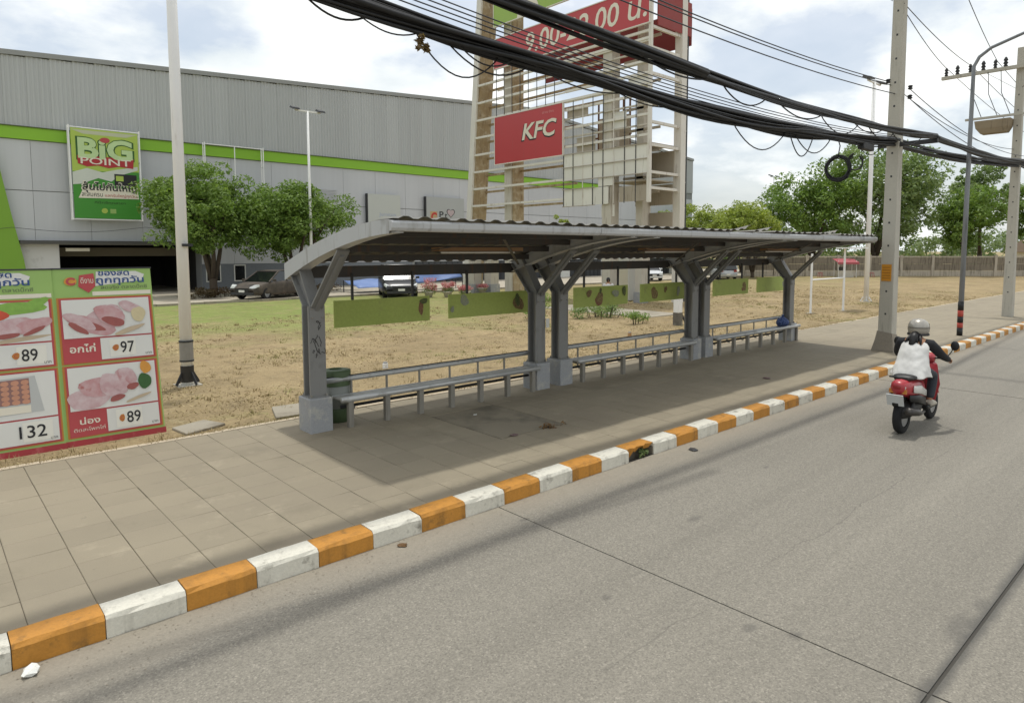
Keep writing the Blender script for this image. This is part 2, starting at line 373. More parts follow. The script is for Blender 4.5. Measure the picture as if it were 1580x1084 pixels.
# sidewalk: mortar bed, tiles as single pieces
walk = MB().box((-40, 5.377, -.1), (300, 9.46, .138)).build('sidewalk', M_JOINT); tag(walk, kind='structure')
TX, TY = .39, .4075
def tile_mesh(seed, w=TX, h=TY):
    rr = random.Random(seed); e = rr.choice((.0018, .0025, .0032)); q = rr.choice((.001, .0018, .0028)); j = lambda: rr.uniform(-.0018, .0018)
    z = [.150 + j() for _ in range(4)]
    v = [(e, q, .12), (w - e, q, .12), (w - e, h - q, .12), (e, h - q, .12), (e, q, z[0] - .003), (w - e, q, z[1] - .003), (w - e, h - q, z[2] - .003), (e, h - q, z[3] - .003),
         (e + .006, q + .004, z[0]), (w - e - .006, q + .004, z[1]), (w - e - .006, h - q - .004, z[2]), (e + .006, h - q - .004, z[3])]
    f = [(0, 1, 5, 4), (1, 2, 6, 5), (2, 3, 7, 6), (3, 0, 4, 7), (4, 5, 9, 8), (5, 6, 10, 9), (6, 7, 11, 10), (7, 4, 8, 11), (8, 9, 10, 11)]
    return v, f
tms = []
for s_ in range(8):
    v, f = tile_mesh(s_); o = MB().add(v, f).build('tmp', M_TILE, fix=False); tms.append(o.data); bpy.data.objects.remove(o)
def in_cover(x, y): return 5.68 < x + TX / 2 < 6.85 and 6.6 < y + TY / 2 < 8.05
cells = []
for c in range(-25, 160):
    for r in range(10):
        x = .06 + TX * c; y = 5.385 + TY * r
        if not in_cover(x, y): cells.append((x, y, (x + .2) ** 2 + (y + .2) ** 2 if x > -.8 - (9.5 - y) * .02 else 1e6))
cells.sort(key=lambda q: q[2])
mb = MB()
for i, (x, y, _) in enumerate(cells):
    if i < 300: inst(tms[random.randrange(8)], 'tile', walk, (x, y, 0))
    else:
        v, f = tile_mesh(i % 50); mb.add([(p[0] + x, p[1] + y, p[2]) for p in v], f)
o = mb.build('far_tiles', M_TILE, walk, fix=False); tag(o, kind='stuff')
MB().box((62.5, 5.39, .1), (300, 9.45, .15)).build('far_paving', M_SLAB, walk)
# concrete edging strip against the lawn
ed = MB()
for k in range(-20, 60): ed.box((k * 1.0, 9.464, -.05), (k * 1.0 + .992, 9.56, .158 + random.uniform(-.006, .006)))
tag(ed.build('edging_strip', mat('edging', '#b9ab94', .85, .1, 4, fine=60)), kind='structure')
# concrete cover slab let into the sidewalk
cv = thing('inspection_cover', 'square concrete cover slab let into the shaded pavement before the bench', 'cover', (6.105, 7.4225, .14))
MB().box((-.583, -.812, -.03), (.583, .812, .0)).build('frame', M_JOINT, cv)
MB().box((-.568, -.795, -.02), (.568, .795, .010)).build('lid', mat('cover_concrete', '#857c6a', .85, .15, 2, fine=60, dirt='#5f584a', dfac=(.5, .72)), cv, bevel=.006)

# lawn with slight undulation
nx, ny = 150, 70; X = np.linspace(-60, 160, nx); Y = np.concatenate([np.linspace(9.55, 34, 50), np.linspace(36, 140, 20)])
XX, YY = np.meshgrid(X, Y); ZZ = .125 + .012 * np.sin(XX * .9 + 1) * np.sin(YY * .7) + .008 * np.sin(XX * 2.3 + YY * 1.7)
ZZ[YY > 31] = .10
V = np.c_[XX.ravel(), YY.ravel(), ZZ.ravel()]; ii = (np.arange(len(Y) - 1)[:, None] * nx + np.arange(nx - 1)[None]).ravel()
F = np.c_[ii, ii + 1, ii + nx + 1, ii + nx]
lawn = arr_mesh('lawn', V, F, M_LAWN); tag(lawn, kind='structure'); lawn.data.polygons.foreach_set('use_smooth', [True] * len(lawn.data.polygons))
# car park
lot = MB().box((-60, 33.6, -.05), (78, 90, .13)).build('car_park', M_LOT); tag(lot, kind='structure')
lk = MB()
for k in range(-20, 39): lk.box((k * 2.0, 33.45, 0), (k * 2.0 + 1.98, 33.6, .20 + .01 * (k % 2)))
tag(lk.build('car_park_kerb', M_SLAB), kind='structure')
# concrete path across the lawn to the sign tower, and broken slabs by the pavement
pt = MB()
for k in range(5): pt.box((19.6 + .05 * k, 15.2 + 1.2 * k, .05), (21.9, 15.2 + 1.2 * k + 1.17, .150 + .004 * (k % 2)))
tag(pt.build('path', M_SLAB), kind='structure')
for i, (x, y, a, b_, rz, lb) in enumerate(((2.82, 10.0, .62, .5, .3, 'cracked concrete slab in the dry grass beside the price board'), (4.25, 10.05, .75, .8, -.15, 'flat concrete slab in the grass behind the near shelter post'))):
    o = MB().prism([(-a / 2, -b_ / 2), (a / 2, -b_ / 2 * .8), (a / 2 * .9, b_ / 2), (-a / 2 * .7, b_ / 2 * .9)], 0, .075, 'z').build('concrete_slab', M_SLAB, bevel=.012, loc=(x, y, .085)); o.rotation_euler = (0, 0, rz); tag(o, lb, 'slab')
# grass blades: dry, thin, uncountable
N = 150000
gx = rng.uniform(-2, 46, N); gy = 9.6 + 15 * rng.power(.75, N)
keep = ((gx > gy * .02)) & ~((gx > 19.4) & (gx < 22.1) & (gy > 15)) & ~((gx > 2.5) & (gx < 3.1) & (gy < 10.3)) & ~((gx > 3.9) & (gx < 4.65) & (gy < 10.5))
cl = np.sin(gx * 1.3 + gy * .8) + np.sin(gx * .7 - gy * 1.9 + 1) + rng.normal(0, .9, N); keep &= cl > -.6
gx, gy = gx[keep], gy[keep]; n = len(gx); h = rng.uniform(.008, .034, n) * (1 + .5 * (cl[keep] > 1.2)); a = rng.uniform(0, 6.28, n); w = rng.uniform(.006, .014, n) * (1 + (gy - 9) / 14)
ln = rng.normal(0, .045, (n, 2)); z0 = np.full(n, .115)
V = np.empty((n, 3, 3)); V[:, 0] = np.c_[gx - w * np.cos(a), gy - w * np.sin(a), z0]; V[:, 1] = np.c_[gx + w * np.cos(a), gy + w * np.sin(a), z0]; V[:, 2] = np.c_[gx + ln[:, 0], gy + ln[:, 1], z0 + h]
def blade_mat():
    b = NB('dry_blades'); ri = b.n('ShaderNodeNewGeometry').outputs['Random Per Island']
    c = b.mix(ri, hexl('#7f6e4b'), hexl('#bcab83')); c = b.mix(b.ramp(b.noise(.35, 5), .56, .66, 0, .75), c, hexl('#7f8a48')); return b.fin(c, .9, spec=.2)
o = arr_mesh('grass', V.reshape(-1, 3), np.arange(n * 3).reshape(-1, 3), blade_mat()); tag(o, 'dry straw coloured grass covering the vacant lawn', 'grass', kind='stuff')

# ================================================================== STORE BUILDING (front plane Y = 44)
BY = 44.0
store = thing('store_building', 'long grey metal clad superstore with a lime green band along its front', 'building', (0, BY, 0))
def sheet_mat(name, col, rnd):
    
    b = NB(name); c = hexl(col); c = b.mix(b.noise(1, 4, .6, b.vec((.35, .0, .03))), tuple(v * .90 for v in c), tuple(v * 1.08 for v in c))
    c = b.mix(1, c, b.gray(b.noise(1, 4, .7, b.vec((4, 0, .06))), .93, 1.07), 'MULTIPLY')
    oi = b.n('ShaderNodeObjectInfo'); c = b.mix(1, c, b.gray(oi.outputs['Random'], 1 - rnd, 1 + rnd), 'MULTIPLY')
    return b.fin(c, .55)
M_UP = sheet_mat('upper_cladding', '#b0b3b3', .04); M_LOW = sheet_mat('lower_cladding', '#bdbfc2', .03); M_BODY = mat('store_body', '#8a8c8b', .8, .08, .3)
# profiled upper sheets, one metre wide, unit height
mb = MB(); prof = []
for i in range(5): x = i * .2; prof += [(x, 0), (x + .05, -.035), (x + .10, -.035), (x + .15, 0)]
prof.append((.995, 0)); mb.add([(p[0], p[1], 0) for p in prof] + [(p[0], p[1], 1) for p in prof], [(i, i + 1, len(prof) + i + 1, len(prof) + i) for i in range(len(prof) - 1)])
o = mb.build('tmp', M_UP, fix=False); UP = o.data; bpy.data.objects.remove(o)
def rooftop(x): return 12.2 + .0616 * x if x < 40 else 14.66 - .085 * (x - 40)
for x in range(-14, 65):
    z0 = 8.98; inst(UP, 'cladding_sheet', store, (x, -.005, z0), scale=(1, 1, rooftop(x + .5) - z0))
mb = MB().prism([(-14, rooftop(-14) + .03), (40, rooftop(40) + .03), (65, rooftop(65) + .03), (65, rooftop(65) + .28), (40, rooftop(40) + .28), (-14, rooftop(-14) + .28)], -.12, 40, 'y'); mb.build('roof', mat('parapet_cap', '#8f918f', .5, .06, 1), store)
MB().prism([(-14, .1), (7.0 * .857, .1), (7.0 * .857, 2.9), (13.1, 2.9), (13.1, .1), (65, .1), (65, rooftop(65)), (40, rooftop(40)), (-14, rooftop(-14))], .06, 1.2, 'y').build('front_wall', M_BODY, store)
MB().box((63.8, 1.25, .1), (64.95, 40, rooftop(65))).build('side_wall', M_UP, store)
MB().box((-14, 39, .1), (64, 39.9, 12)).build('rear_wall', M_BODY, store)
# flat lower panels, 2.5 m wide, two rows
o = MB().box((.008, 0, .008), (2.492, .05, .992)).build('tmp', M_LOW); LOWP = o.data; bpy.data.objects.remove(o)
for k in range(-5, 26):
    x = k * 2.5
    inst(LOWP, 'wall_panel', store, (x, 0, 3.10), scale=(1, 1, 2.6)); inst(LOWP, 'wall_panel', store, (x, 0, 5.70), scale=(1, 1, 2.6))
    if x >= 12.5: inst(LOWP, 'wall_panel', store, (x if x > 12.5 else 13.1, 0, 1.75), scale=(1 if x > 12.5 else .76, 1, 1.32))
# lime band with a dark drip line above
MB().box((-14, -.10, 8.31), (49, .05, 8.93)).build('green_band', M_LIME, store)
MB().box((-14, -.16, 8.932), (49, .05, 8.975)).build('drip_trim', mat('olive_trim', '#4c5a24', .6, .1, 1), store)
# ground storey: white return wall, dark loading bay, grey plinth with windows
MB().box((-14, -.02, .1), (5.98, .055, 2.93)).build('return_wall', mat('store_white', '#c9c8c4', .7, .05, .5, dirt='#9d9b94', dfac=(.55, .8)), store)
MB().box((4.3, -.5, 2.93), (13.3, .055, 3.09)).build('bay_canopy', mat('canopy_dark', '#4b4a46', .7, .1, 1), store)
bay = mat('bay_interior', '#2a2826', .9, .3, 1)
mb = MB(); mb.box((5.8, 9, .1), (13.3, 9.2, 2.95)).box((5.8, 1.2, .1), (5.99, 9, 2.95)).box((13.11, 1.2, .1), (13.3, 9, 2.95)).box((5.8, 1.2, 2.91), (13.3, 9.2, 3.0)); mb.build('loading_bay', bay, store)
MB().box((6.1, 3.2, 2.25), (12.9, 3.35, 2.75)).build('bay_beam', mat('bay_beam', '#8c8370', .8, .1, 1), store)
MB().box((6.3, .2, 2.55), (7.4, .26, 2.72)).build('bay_sign', M_CREAM, store)
MB().box((13.12, -.04, .1), (28, .055, 1.74)).build('plinth', mat('plinth_grey', '#70757b', .8, .08, 1, fine=10), store)
for x0, x1 in ((13.35, 14.1), (15.0, 15.6)):
    w = thing('window', parent=store)
    MB().box((x0 - .06, -.07, .66), (x1 + .06, -.041, .72)).box((x0 - .06, -.07, 1.64), (x1 + .06, -.041, 1.70)).box((x0 - .06, -.07, .72), (x0, -.041, 1.64)).box((x1, -.07, .72), (x1 + .06, -.041, 1.64)).build('frame', M_WHITE, w)
    MB().box((x0, -.055, .72), (x1, -.041, 1.64)).build('pane', M_GLASS, w)
# shaded shopfront bays further along
sf = mat('shopfront_dark', '#33363a', .5, .3, 1)
for k in range(6):
    x0 = 28.3 + k * 5.6
    MB().box((x0, -.03, .12), (x0 + 4.4, .055, 1.70)).build('shopfront', sf, store)
    for j in range(8): MB().box((x0 + .1 + j * .55, -.06, .14), (x0 + .15 + j * .55, -.031, 1.68)).build('mullion', M_DARK, store)
    MB().box((x0 + 4.42, -.12, .12), (x0 + 5.58, .055, 1.72)).build('pier', M_WHITE, store)
# louvred vent and lamp fittings
lv = thing('louvre', parent=store)
for j in range(9): MB().box((19.6, -.06 + .002 * j, 5.92 + j * .10), (22.0, -.01, 5.975 + j * .10)).build('slat', M_LOW, lv)
MB().tube([(-2 + .5 * k, -.62 - .0 * k, 3.62 + .012 * k - .25 * math.sin(math.pi * (k % 12) / 12)) for k in range(32)], .012, 5).build('string_cable', M_WIRE, store)
# leaning green entrance fin, at the left edge
MB().prism([(-8, .1), (4.62, .1), (4.42, 2.1), (4.02, 4.4), (3.64, 6.85), (3.2, 8.2), (-8, 8.2)], -.42, -.12, 'y').build('green_fin', mat('fin_green', '#739c2a', .5, .08, .4), store)

# promotional banner on a pipe frame
def pipe_frame(th, w, h, n=3):
    for s in (-1, 1):
        for d in (0, -.32): MB().tube([(s * (w / 2 + .08 - .0), -h / 2 - .1, d), (s * (w / 2 + .08), h / 2 + .15, d)], .035, 6).build('frame_post', M_WHITEP, th)
        for k in range(n + 1): y = -h / 2 + k * h / n; MB().tube([(s * (w / 2 + .08), y, 0), (s * (w / 2 + .08), y, -.32)], .025, 6).build('frame_rung', M_WHITEP, th)
    for y in (-h / 2 - .05, h / 2 + .05): MB().tube([(-w / 2 - .08, y, -.03), (w / 2 + .08, y, -.03)], .03, 6).build('frame_rail', M_WHITEP, th)
bn = thing('store_banner', 'tall green reward point banner hung in a pipe frame on the store wall', 'banner', (8.22, 43.3, 6.70), (R(90), 0, 0))
W_, H_ = 3.12, 4.75
pipe_frame(bn, W_, H_)
BG = mat('banner_green', '#3f8a2c', .55, .06, 1); BY_ = mat('banner_yellow_green', '#a8bf52', .55, .12, .8)
MB().box((-W_ / 2, -H_ / 2, -.02), (W_ / 2, H_ / 2, .0)).build('cloth', BG, bn)
flat([(-1.56, .1), (1.56, .25), (1.56, 2.375), (-1.56, 2.375)], bn, BY_, .004, 'print_field')
flat([(-1.0, 2.1), (1.0, 2.1), (1.56, 2.3), (-1.56, 2.3)], bn, mat('banner_pale', '#b9bda0', .6, .06, 1), .008, 'print_field')
flat([(-1.56, -.6), (-1.2, -.55), (-.4, -.2), (.2, -.35), (.6, .0), (1.5, .35), (1.5, .55), (.5, .32), (-.2, .12), (-.9, .3), (-1.56, .05)], bn, mat('banner_grey', '#c5cabf', .6, .1, 2), .012, 'print_field')
DKG = mat('banner_dark_green', '#2d5a20', .6, .1, 2)
text('BiG', bn, DKG, .0, 1.33, 2.72, 1.28, .016, bold=.06)
text('BiG', bn, mat('banner_lettering_lime', '#b9d29a', .5, .12, 2), .0, 1.36, 2.55, 1.12, .022, bold=.035)
flat(blob(-.02, 1.85, .24, .14, 16, .03), bn, M_RED, .028, 'print_dot')
flat([(-1.30, .52), (-.9, .38), (-.4, .47), (.1, .37), (.6, .48), (1.28, .42), (1.32, .95), (-1.32, .95)], bn, mat('banner_red', '#a8282c', .5, .1, 2), .020, 'print_field')
text('POINT', bn, M_CREAM, 0, .70, 2.35, .36, .030, bold=.01)
flat(rect(.35, -.55, 1.42, .08), bn, M_INK, .017, 'print_photo'); flat(rect(.42, -.30, .78, -.02), bn, BY_, .022, 'print_photo')
flat([(-1.1, -.75), (1.45, -.7), (1.5, -1.25), (-1.35, -1.3)], bn, M_CREAM, .020, 'print_field')
text('ลุ้นไปกันใหญ่', bn, M_CREAM, .12, -.70, 2.66, .66, .026, bold=.05); text('ลุ้นไปกันใหญ่', bn, M_INK, .12, -.70, 2.55, .58, .032, bold=.02)
text('สะสมครบ', bn, M_INK, -.72, -1.10, .95, .20, .027); text('แลกรับใหญ่ทุกวัน', bn, M_RED, .62, -1.12, 1.5, .24, .027)
text('ที่บิ๊กซีทุกสาขา', bn, mat('banner_small_ink', '#27401c', .6, .1, 2), .1, -1.52, 1.45, .18, .010)
flat(blob(-.18, -1.95, .15, .14, 14, .02), bn, BY_, .010, 'print_dot'); flat(rect(.08, -2.08, .36, -1.84), bn, M_PGREEN, .010, 'print_dot')
# empty pipe frame for another banner
ef = thing('empty_banner_frame', 'empty white pipe frame on the store wall above the round trees', 'frame', (15.05, 43.4, 7.3), (R(90), 0, 0))
pipe_frame(ef, 3.3, 3.2); MB().tube([(0, -1.6, -.03), (0, 1.65, -.03)], .03, 6).build('frame_post', M_WHITEP, ef)
# two flat sign boards
sb = thing('blank_signboard', 'pale grey sign board with faded blue lettering on the store wall', 'sign', (25.55, 43.7, 5.55), (R(90), 0, 0))
BRD = mat('board_grey', '#b9bcb6', .5, .04, 1)
MB().box((-1.33, -1.25, -.12), (1.33, 1.10, 0)).build('board', BRD, sb); text('Jurnitoo', sb, mat('faded_blue', '#98a4bb', .6, .05, 1), .25, -.38, 1.4, .34, .004)
MB().box((-1.40, -1.25, -.25), (-1.335, 1.10, .0)).build('edge_post', M_DARK, sb)
s2 = thing('service_signboard', 'grey service sign board with a red emblem and outlined heart', 'sign', (30.95, 43.7, 5.65), (R(90), 0, 0))
MB().box((-1.78, -1.25, -.12), (1.78, 1.05, 0)).build('board', mat('board_grey2', '#a6a9a7', .5, .04, 1), s2); MB().box((-1.86, -1.25, -.25), (-1.785, 1.05, .0)).build('edge_post', M_DARK, s2)
flat(rect(-1.45, -.92, -.80, -.05), s2, mat('emblem_tan', '#b59c72', .6, .1, 2), .004, 'print_field')
text('C', s2, mat('emblem_red', '#b4342b', .5, .1, 2), -1.10, -.48, .55, .72, .010, bold=.05)
text('P', s2, M_DARK, -.40, -.28, .40, .50, .004, bold=.02); text('t', s2, M_DARK, .02, -.36, .25, .38, .004, bold=.02); text('Service', s2, M_DARK, .1, -.80, 1.3, .30, .004, bold=.01)
def heart(sc): return [(sc * 16 * math.sin(t) ** 3 / 16, sc * (13 * math.cos(t) - 5 * math.cos(2 * t) - 2 * math.cos(3 * t) - math.cos(4 * t)) / 16) for t in np.linspace(0, 2 * math.pi, 28)[:-1]]
flat([(p[0] + .48, p[1] - .12) for p in heart(.40)], s2, M_DARK, .004, 'print_heart'); flat([(p[0] + .48, p[1] - .12) for p in heart(.33)], s2, mat('heart_pink', '#b3a3a4', .6, .05, 1), .009, 'print_heart')

# ================================================================== SIGN TOWER (face plane X = 24.3, facing -X)
TXF = 24.3
tower = thing('sign_tower', 'tall rusty steel sign tower of white bars with red and green panels', 'sign tower', (TXF, 18.7, 0))
M_TW = mat('tower_white', '#d8d4ca', .6, .08, 2, streak='#7d6242', sfac=(.58, .82)); M_RUST = mat('tower_rust', '#a39070', .8, .18, 2.5, streak='#5d4228', sfac=(.52, .78), dirt='#bdb199', dfac=(.5, .7), dscale=3)
M_TCONC = mat('tower_concrete', '#beb8ab', .85, .1, 1.5, streak='#7a6d59', sfac=(.55, .8)); M_BEIGE = mat('tower_beige', '#a89e8d', .75, .1, 1.5, streak='#6f614d', sfac=(.58, .82))
M_TPANEL = mat('tower_tile_white', '#dad8ce', .5, .05, 2, objrand=.05, streak='#8b8068', sfac=(.62, .86))
def T(y): return y - 18.7
# leaning edge column: rusty box section with a white face
MB().beam((.55, T(32.25), .1), (.55, T(30.55), 18), 1.0, .34, (0, 1, 0)).build('column', M_RUST, tower)
MB().beam((-.02, T(32.32), .1), (-.02, T(30.62), 18), .12, .42, (0, 1, 0)).build('column_face', M_TW, tower)
MB().box((.35, T(28.4), .1), (1.15, T(29.05), 17)).build('column', M_RUST, tower); MB().box((.24, T(28.45), .1), (.348, T(29.0), 17)).build('column_face', M_TCONC, tower)
for (x, y, a) in ((.35, 21.3, .56), (1.1, 20.0, .40), (2.0, 20.5, .36), (.9, 28.9 + 2.1, .6), (0.2, 28.6 + 3.1, .55)):
    MB().box((x - a / 2, T(y) - a / 2, .1), (x + a / 2, T(y) + a / 2, 17 if y < 25 else 2.2)).build('concrete_column', M_TCONC, tower)
    MB().box((x - a / 2 - .05, T(y) - a / 2 - .05, .1), (x + a / 2 + .05, T(y) + a / 2 + .05, .62)).build('column_foot', M_PED, tower)
# horizontal bars on the front face, with rear twins
for i in range(13):
    z = 5.17 + .965 * i
    if 12.3 < z < 16.2: continue
    ye = 24.08 if (z < 9.9 and i != 0) else 18.75
    if i in (0, 1): ye = 24.08
    MB().box((-.04, T(ye), z - .055), (.08, T(31.75 - .075 * (z - 5)), z + .055)).build('face_bar', M_TW, tower)
    MB().box((.9, T(ye if i < 5 else 21.7), z - .16), (1.0, T(31.6 - .075 * (z - 5)), z - .05)).build('rear_bar', M_RUST, tower)
for z in (7.75, 8.2, 8.65, 9.1, 9.55, 9.95, 10.45, 10.9, 11.4, 11.85, 12.25):
    e = .055 if int(z * 20) % 2 else .035; MB().box((.0, T(18.75), z - e), (.10, T(24.06), z + e)).build('face_bar', M_TW if e > .04 else M_TCONC, tower)
for z in (10.42, 11.38, 12.2): MB().box((.01, T(24.1), z - .03), (.07, T(29.3), z + .03)).build('face_bar', M_TW, tower)
for k, (y0, z0, y1, z1) in enumerate(((22.1, 7.42, 23.3, 8.1), (20.2, 8.25, 21.0, 9.0), (22.6, 9.15, 24.0, 9.5), (19.0, 9.6, 20.1, 10.4), (18.95, 4.85, 20.6, 5.55), (20.9, 4.2, 21.7, 4.75))):
    MB().box((.11 + .01 * k, T(y0), z0), (.14 + .01 * k, T(y1), z1)).build('loose_panel', M_TPANEL if k % 2 else M_BEIGE, tower)
# bars of the face towards the road
for z in (5.4, 6.1, 7.3, 8.3, 9.3, 10.4, 11.5, 12.4, 14.6, 16.2):
    MB().box((.06, T(18.70), z - .06), (2.15, T(18.82), z + .06)).build('side_bar', M_TW, tower)
    MB().box((.9, T(18.9), z - .16), (1.0, T(21.0), z - .05)).build('cross_bar', M_BEIGE, tower)
MB().box((-.09, T(18.66), 4.75), (.055, T(18.80), 17)).build('corner_post', M_TW, tower)
MB().box((2.16, T(18.6), .1), (2.55, T(19.0), 17)).build('column', M_TW, tower)
MB().box((2.95, T(18.85), .1), (3.03, T(18.93), 17)).build('rear_post', M_WIRE, tower)
for z in (4.6, 5.8, 7.0, 8.2, 9.4, 10.6, 12): MB().box((2.551, T(18.86), z), (2.949, T(18.9), z + .05)).build('tie_bar', M_TW, tower)
# beige boards in the depth of the tower
for y0, y1, z0, z1, x in ((18.95, 21.2, 6.05, 7.25, 2.1), (19.0, 21.2, 4.75, 5.7, 2.1), (19.0, 21.0, 3.5, 4.4, 2.1), (21.9, 23.9, 7.6, 9.4, 2.4)):
    MB().box((x, T(y0), z0), (x + .06, T(y1), z1)).build('rear_board', M_BEIGE, tower)
for z in (5.75, 7.4): MB().box((.3, T(18.95), z), (2.1, T(21.0), z + .06)).build('platform', M_BEIGE, tower)
for k in range(6): MB().box((2.5, T(21.9 + .42 * k), 7.3), (2.56, T(21.98 + .42 * k), 10.2)).build('lattice_bar', mat('lattice_rust', '#6b4a35', .8, .2, 3), tower)
for z in (7.6, 8.4, 9.2): MB().box((2.44, T(21.8), z), (2.50, T(24.3), z + .08)).build('lattice_bar', MATS['lattice_rust'], tower)
# thin wire grid over the near half of the face
for k in range(9):
    y = 18.82 + k * .655; MB().box((-.075, T(y) - .015, 4.78), (-.045, T(y) + .015, 9.9 if k else 7.4)).build('grid_rod', M_WIRE if k % 3 else M_TW, tower)
for k in range(9, 17): y = 18.82 + k * .655; MB().box((-.075, T(y) - .012, 10.0), (-.045, T(y) + .012, 12.5)).build('grid_rod', M_WIRE, tower)
for z in (4.77, 5.62, 6.04, 6.69, 7.34): MB().box((-.115, T(18.8) if z > 5.9 else T(21.9), z - .018), (-.08, T(24.1), z + .018)).build('grid_rod', M_BEIGE, tower)
for k in range(8):
    for z0, z1 in ((6.06, 6.67), (6.71, 7.32)): MB().box((-.042, T(18.84 + .655 * k), z0), (-.02, T(18.84 + .655 * k + .63), z1)).build('white_tile', M_TPANEL, tower)
for k in range(3, 8): MB().box((-.042, T(18.84 + .655 * k + (.6 if k == 3 else 0) * .5), 4.79), (-.02, T(18.84 + .655 * k + .63), 5.6)).build('white_tile', M_TPANEL, tower)
MB().box((-.042, T(20.85), 5.64), (-.02, T(21.75), 6.02)).build('white_tile', M_TPANEL, tower)
# advertising panels (local x right = -Y, y up, z out = -X)
def panel_mesh(name, yl, yr, z0, z1, m, frame=None):
    w = yl - yr; h = z1 - z0
    o = MB().box((-w / 2, -h / 2, -.08), (w / 2, h / 2, 0)).build(name, m, tower); o.location = (-.14, T((yl + yr) / 2), (z0 + z1) / 2); o.rotation_euler = (R(90), 0, R(-90))
    if frame:
        f = MB(); e = .045
        f.box((-w / 2 - e, -h / 2 - e, -.09), (w / 2 + e, -h / 2, .02)).box((-w / 2 - e, h / 2, -.09), (w / 2 + e, h / 2 + e, .02)).box((-w / 2 - e, -h / 2, -.09), (-w / 2, h / 2, .02)).box((w / 2, -h / 2, -.09), (w / 2 + e, h / 2, .02)).build('panel_frame', frame, o)
    return o
SIGNRED = mat('sign_red', '#b43c3e', .4, .05, 1, streak='#9c4a48', sfac=(.6, .85))
kp = panel_mesh('red_panel', 29.36, 24.06, 7.36, 9.90, SIGNRED, M_TW)
text('KFC', kp, M_INK, .95 - .05, .16, 2.72, .92, .006, bold=.035, shear=.22); text('KFC', kp, M_CREAM, .93, .20, 2.62, .86, .014, bold=.022, shear=.22)
text('drive thru', kp, mat('faint_red_print', '#cf8a86', .5, .05, 1), 1.6, 1.0, .85, .14, .006)
hp = panel_mesh('hours_panel', 29.4, 18.74, 12.54, 14.08, SIGNRED, M_TW)
text('9.00-22.00 น.', hp, M_CREAM, 1.25, .02, 7.9, 1.05, .008, bold=.012, shear=.12)
gp = panel_mesh('green_panel', 29.4, 18.74, 14.8, 16.9, mat('panel_green', '#93b04e', .5, .08, 1), M_TW)
flat([(-3.4, -1.05), (-1.6, -1.05), (-2.2, .2), (-3.0, .6)], gp, M_CREAM, .008, 'print_field'); flat([(0, -1.05), (5, -1.05), (5.3, .9), (1.5, 1.0)], gp, DKG, .008, 'print_field')
o = MB().box((0, T(19), 12.3), (.08, T(29), 14.0)).build('rear_red_panel', mat('rear_red', '#7a2422', .6, .15, 1.5), tower); o.location = (3.4, 0, 0)
MB().box((.35, T(18.62), 12.5), (2.9, T(18.68), 14.0)).build('road_red_panel', mat('rear_red2', '#8d3632', .6, .15, 1.5), tower)
# equipment cabinet and seated attendant at the foot of the tower
cb = thing('white_cabinet', 'white steel cabinet at the foot of the sign tower', 'cabinet', (26.2, 21.55, .13))
MB().box((-.5, -.55, .0), (.5, .85, 2.1)).build('case', M_WHITE, cb, bevel=.02); MB().box((-.512, -.5, .15), (-.501, .3, 1.95)).build('door', M_CREAM, cb); MB().box((-.53, .2, 1.0), (-.513, .26, 1.2)).build('handle', M_DARK, cb)

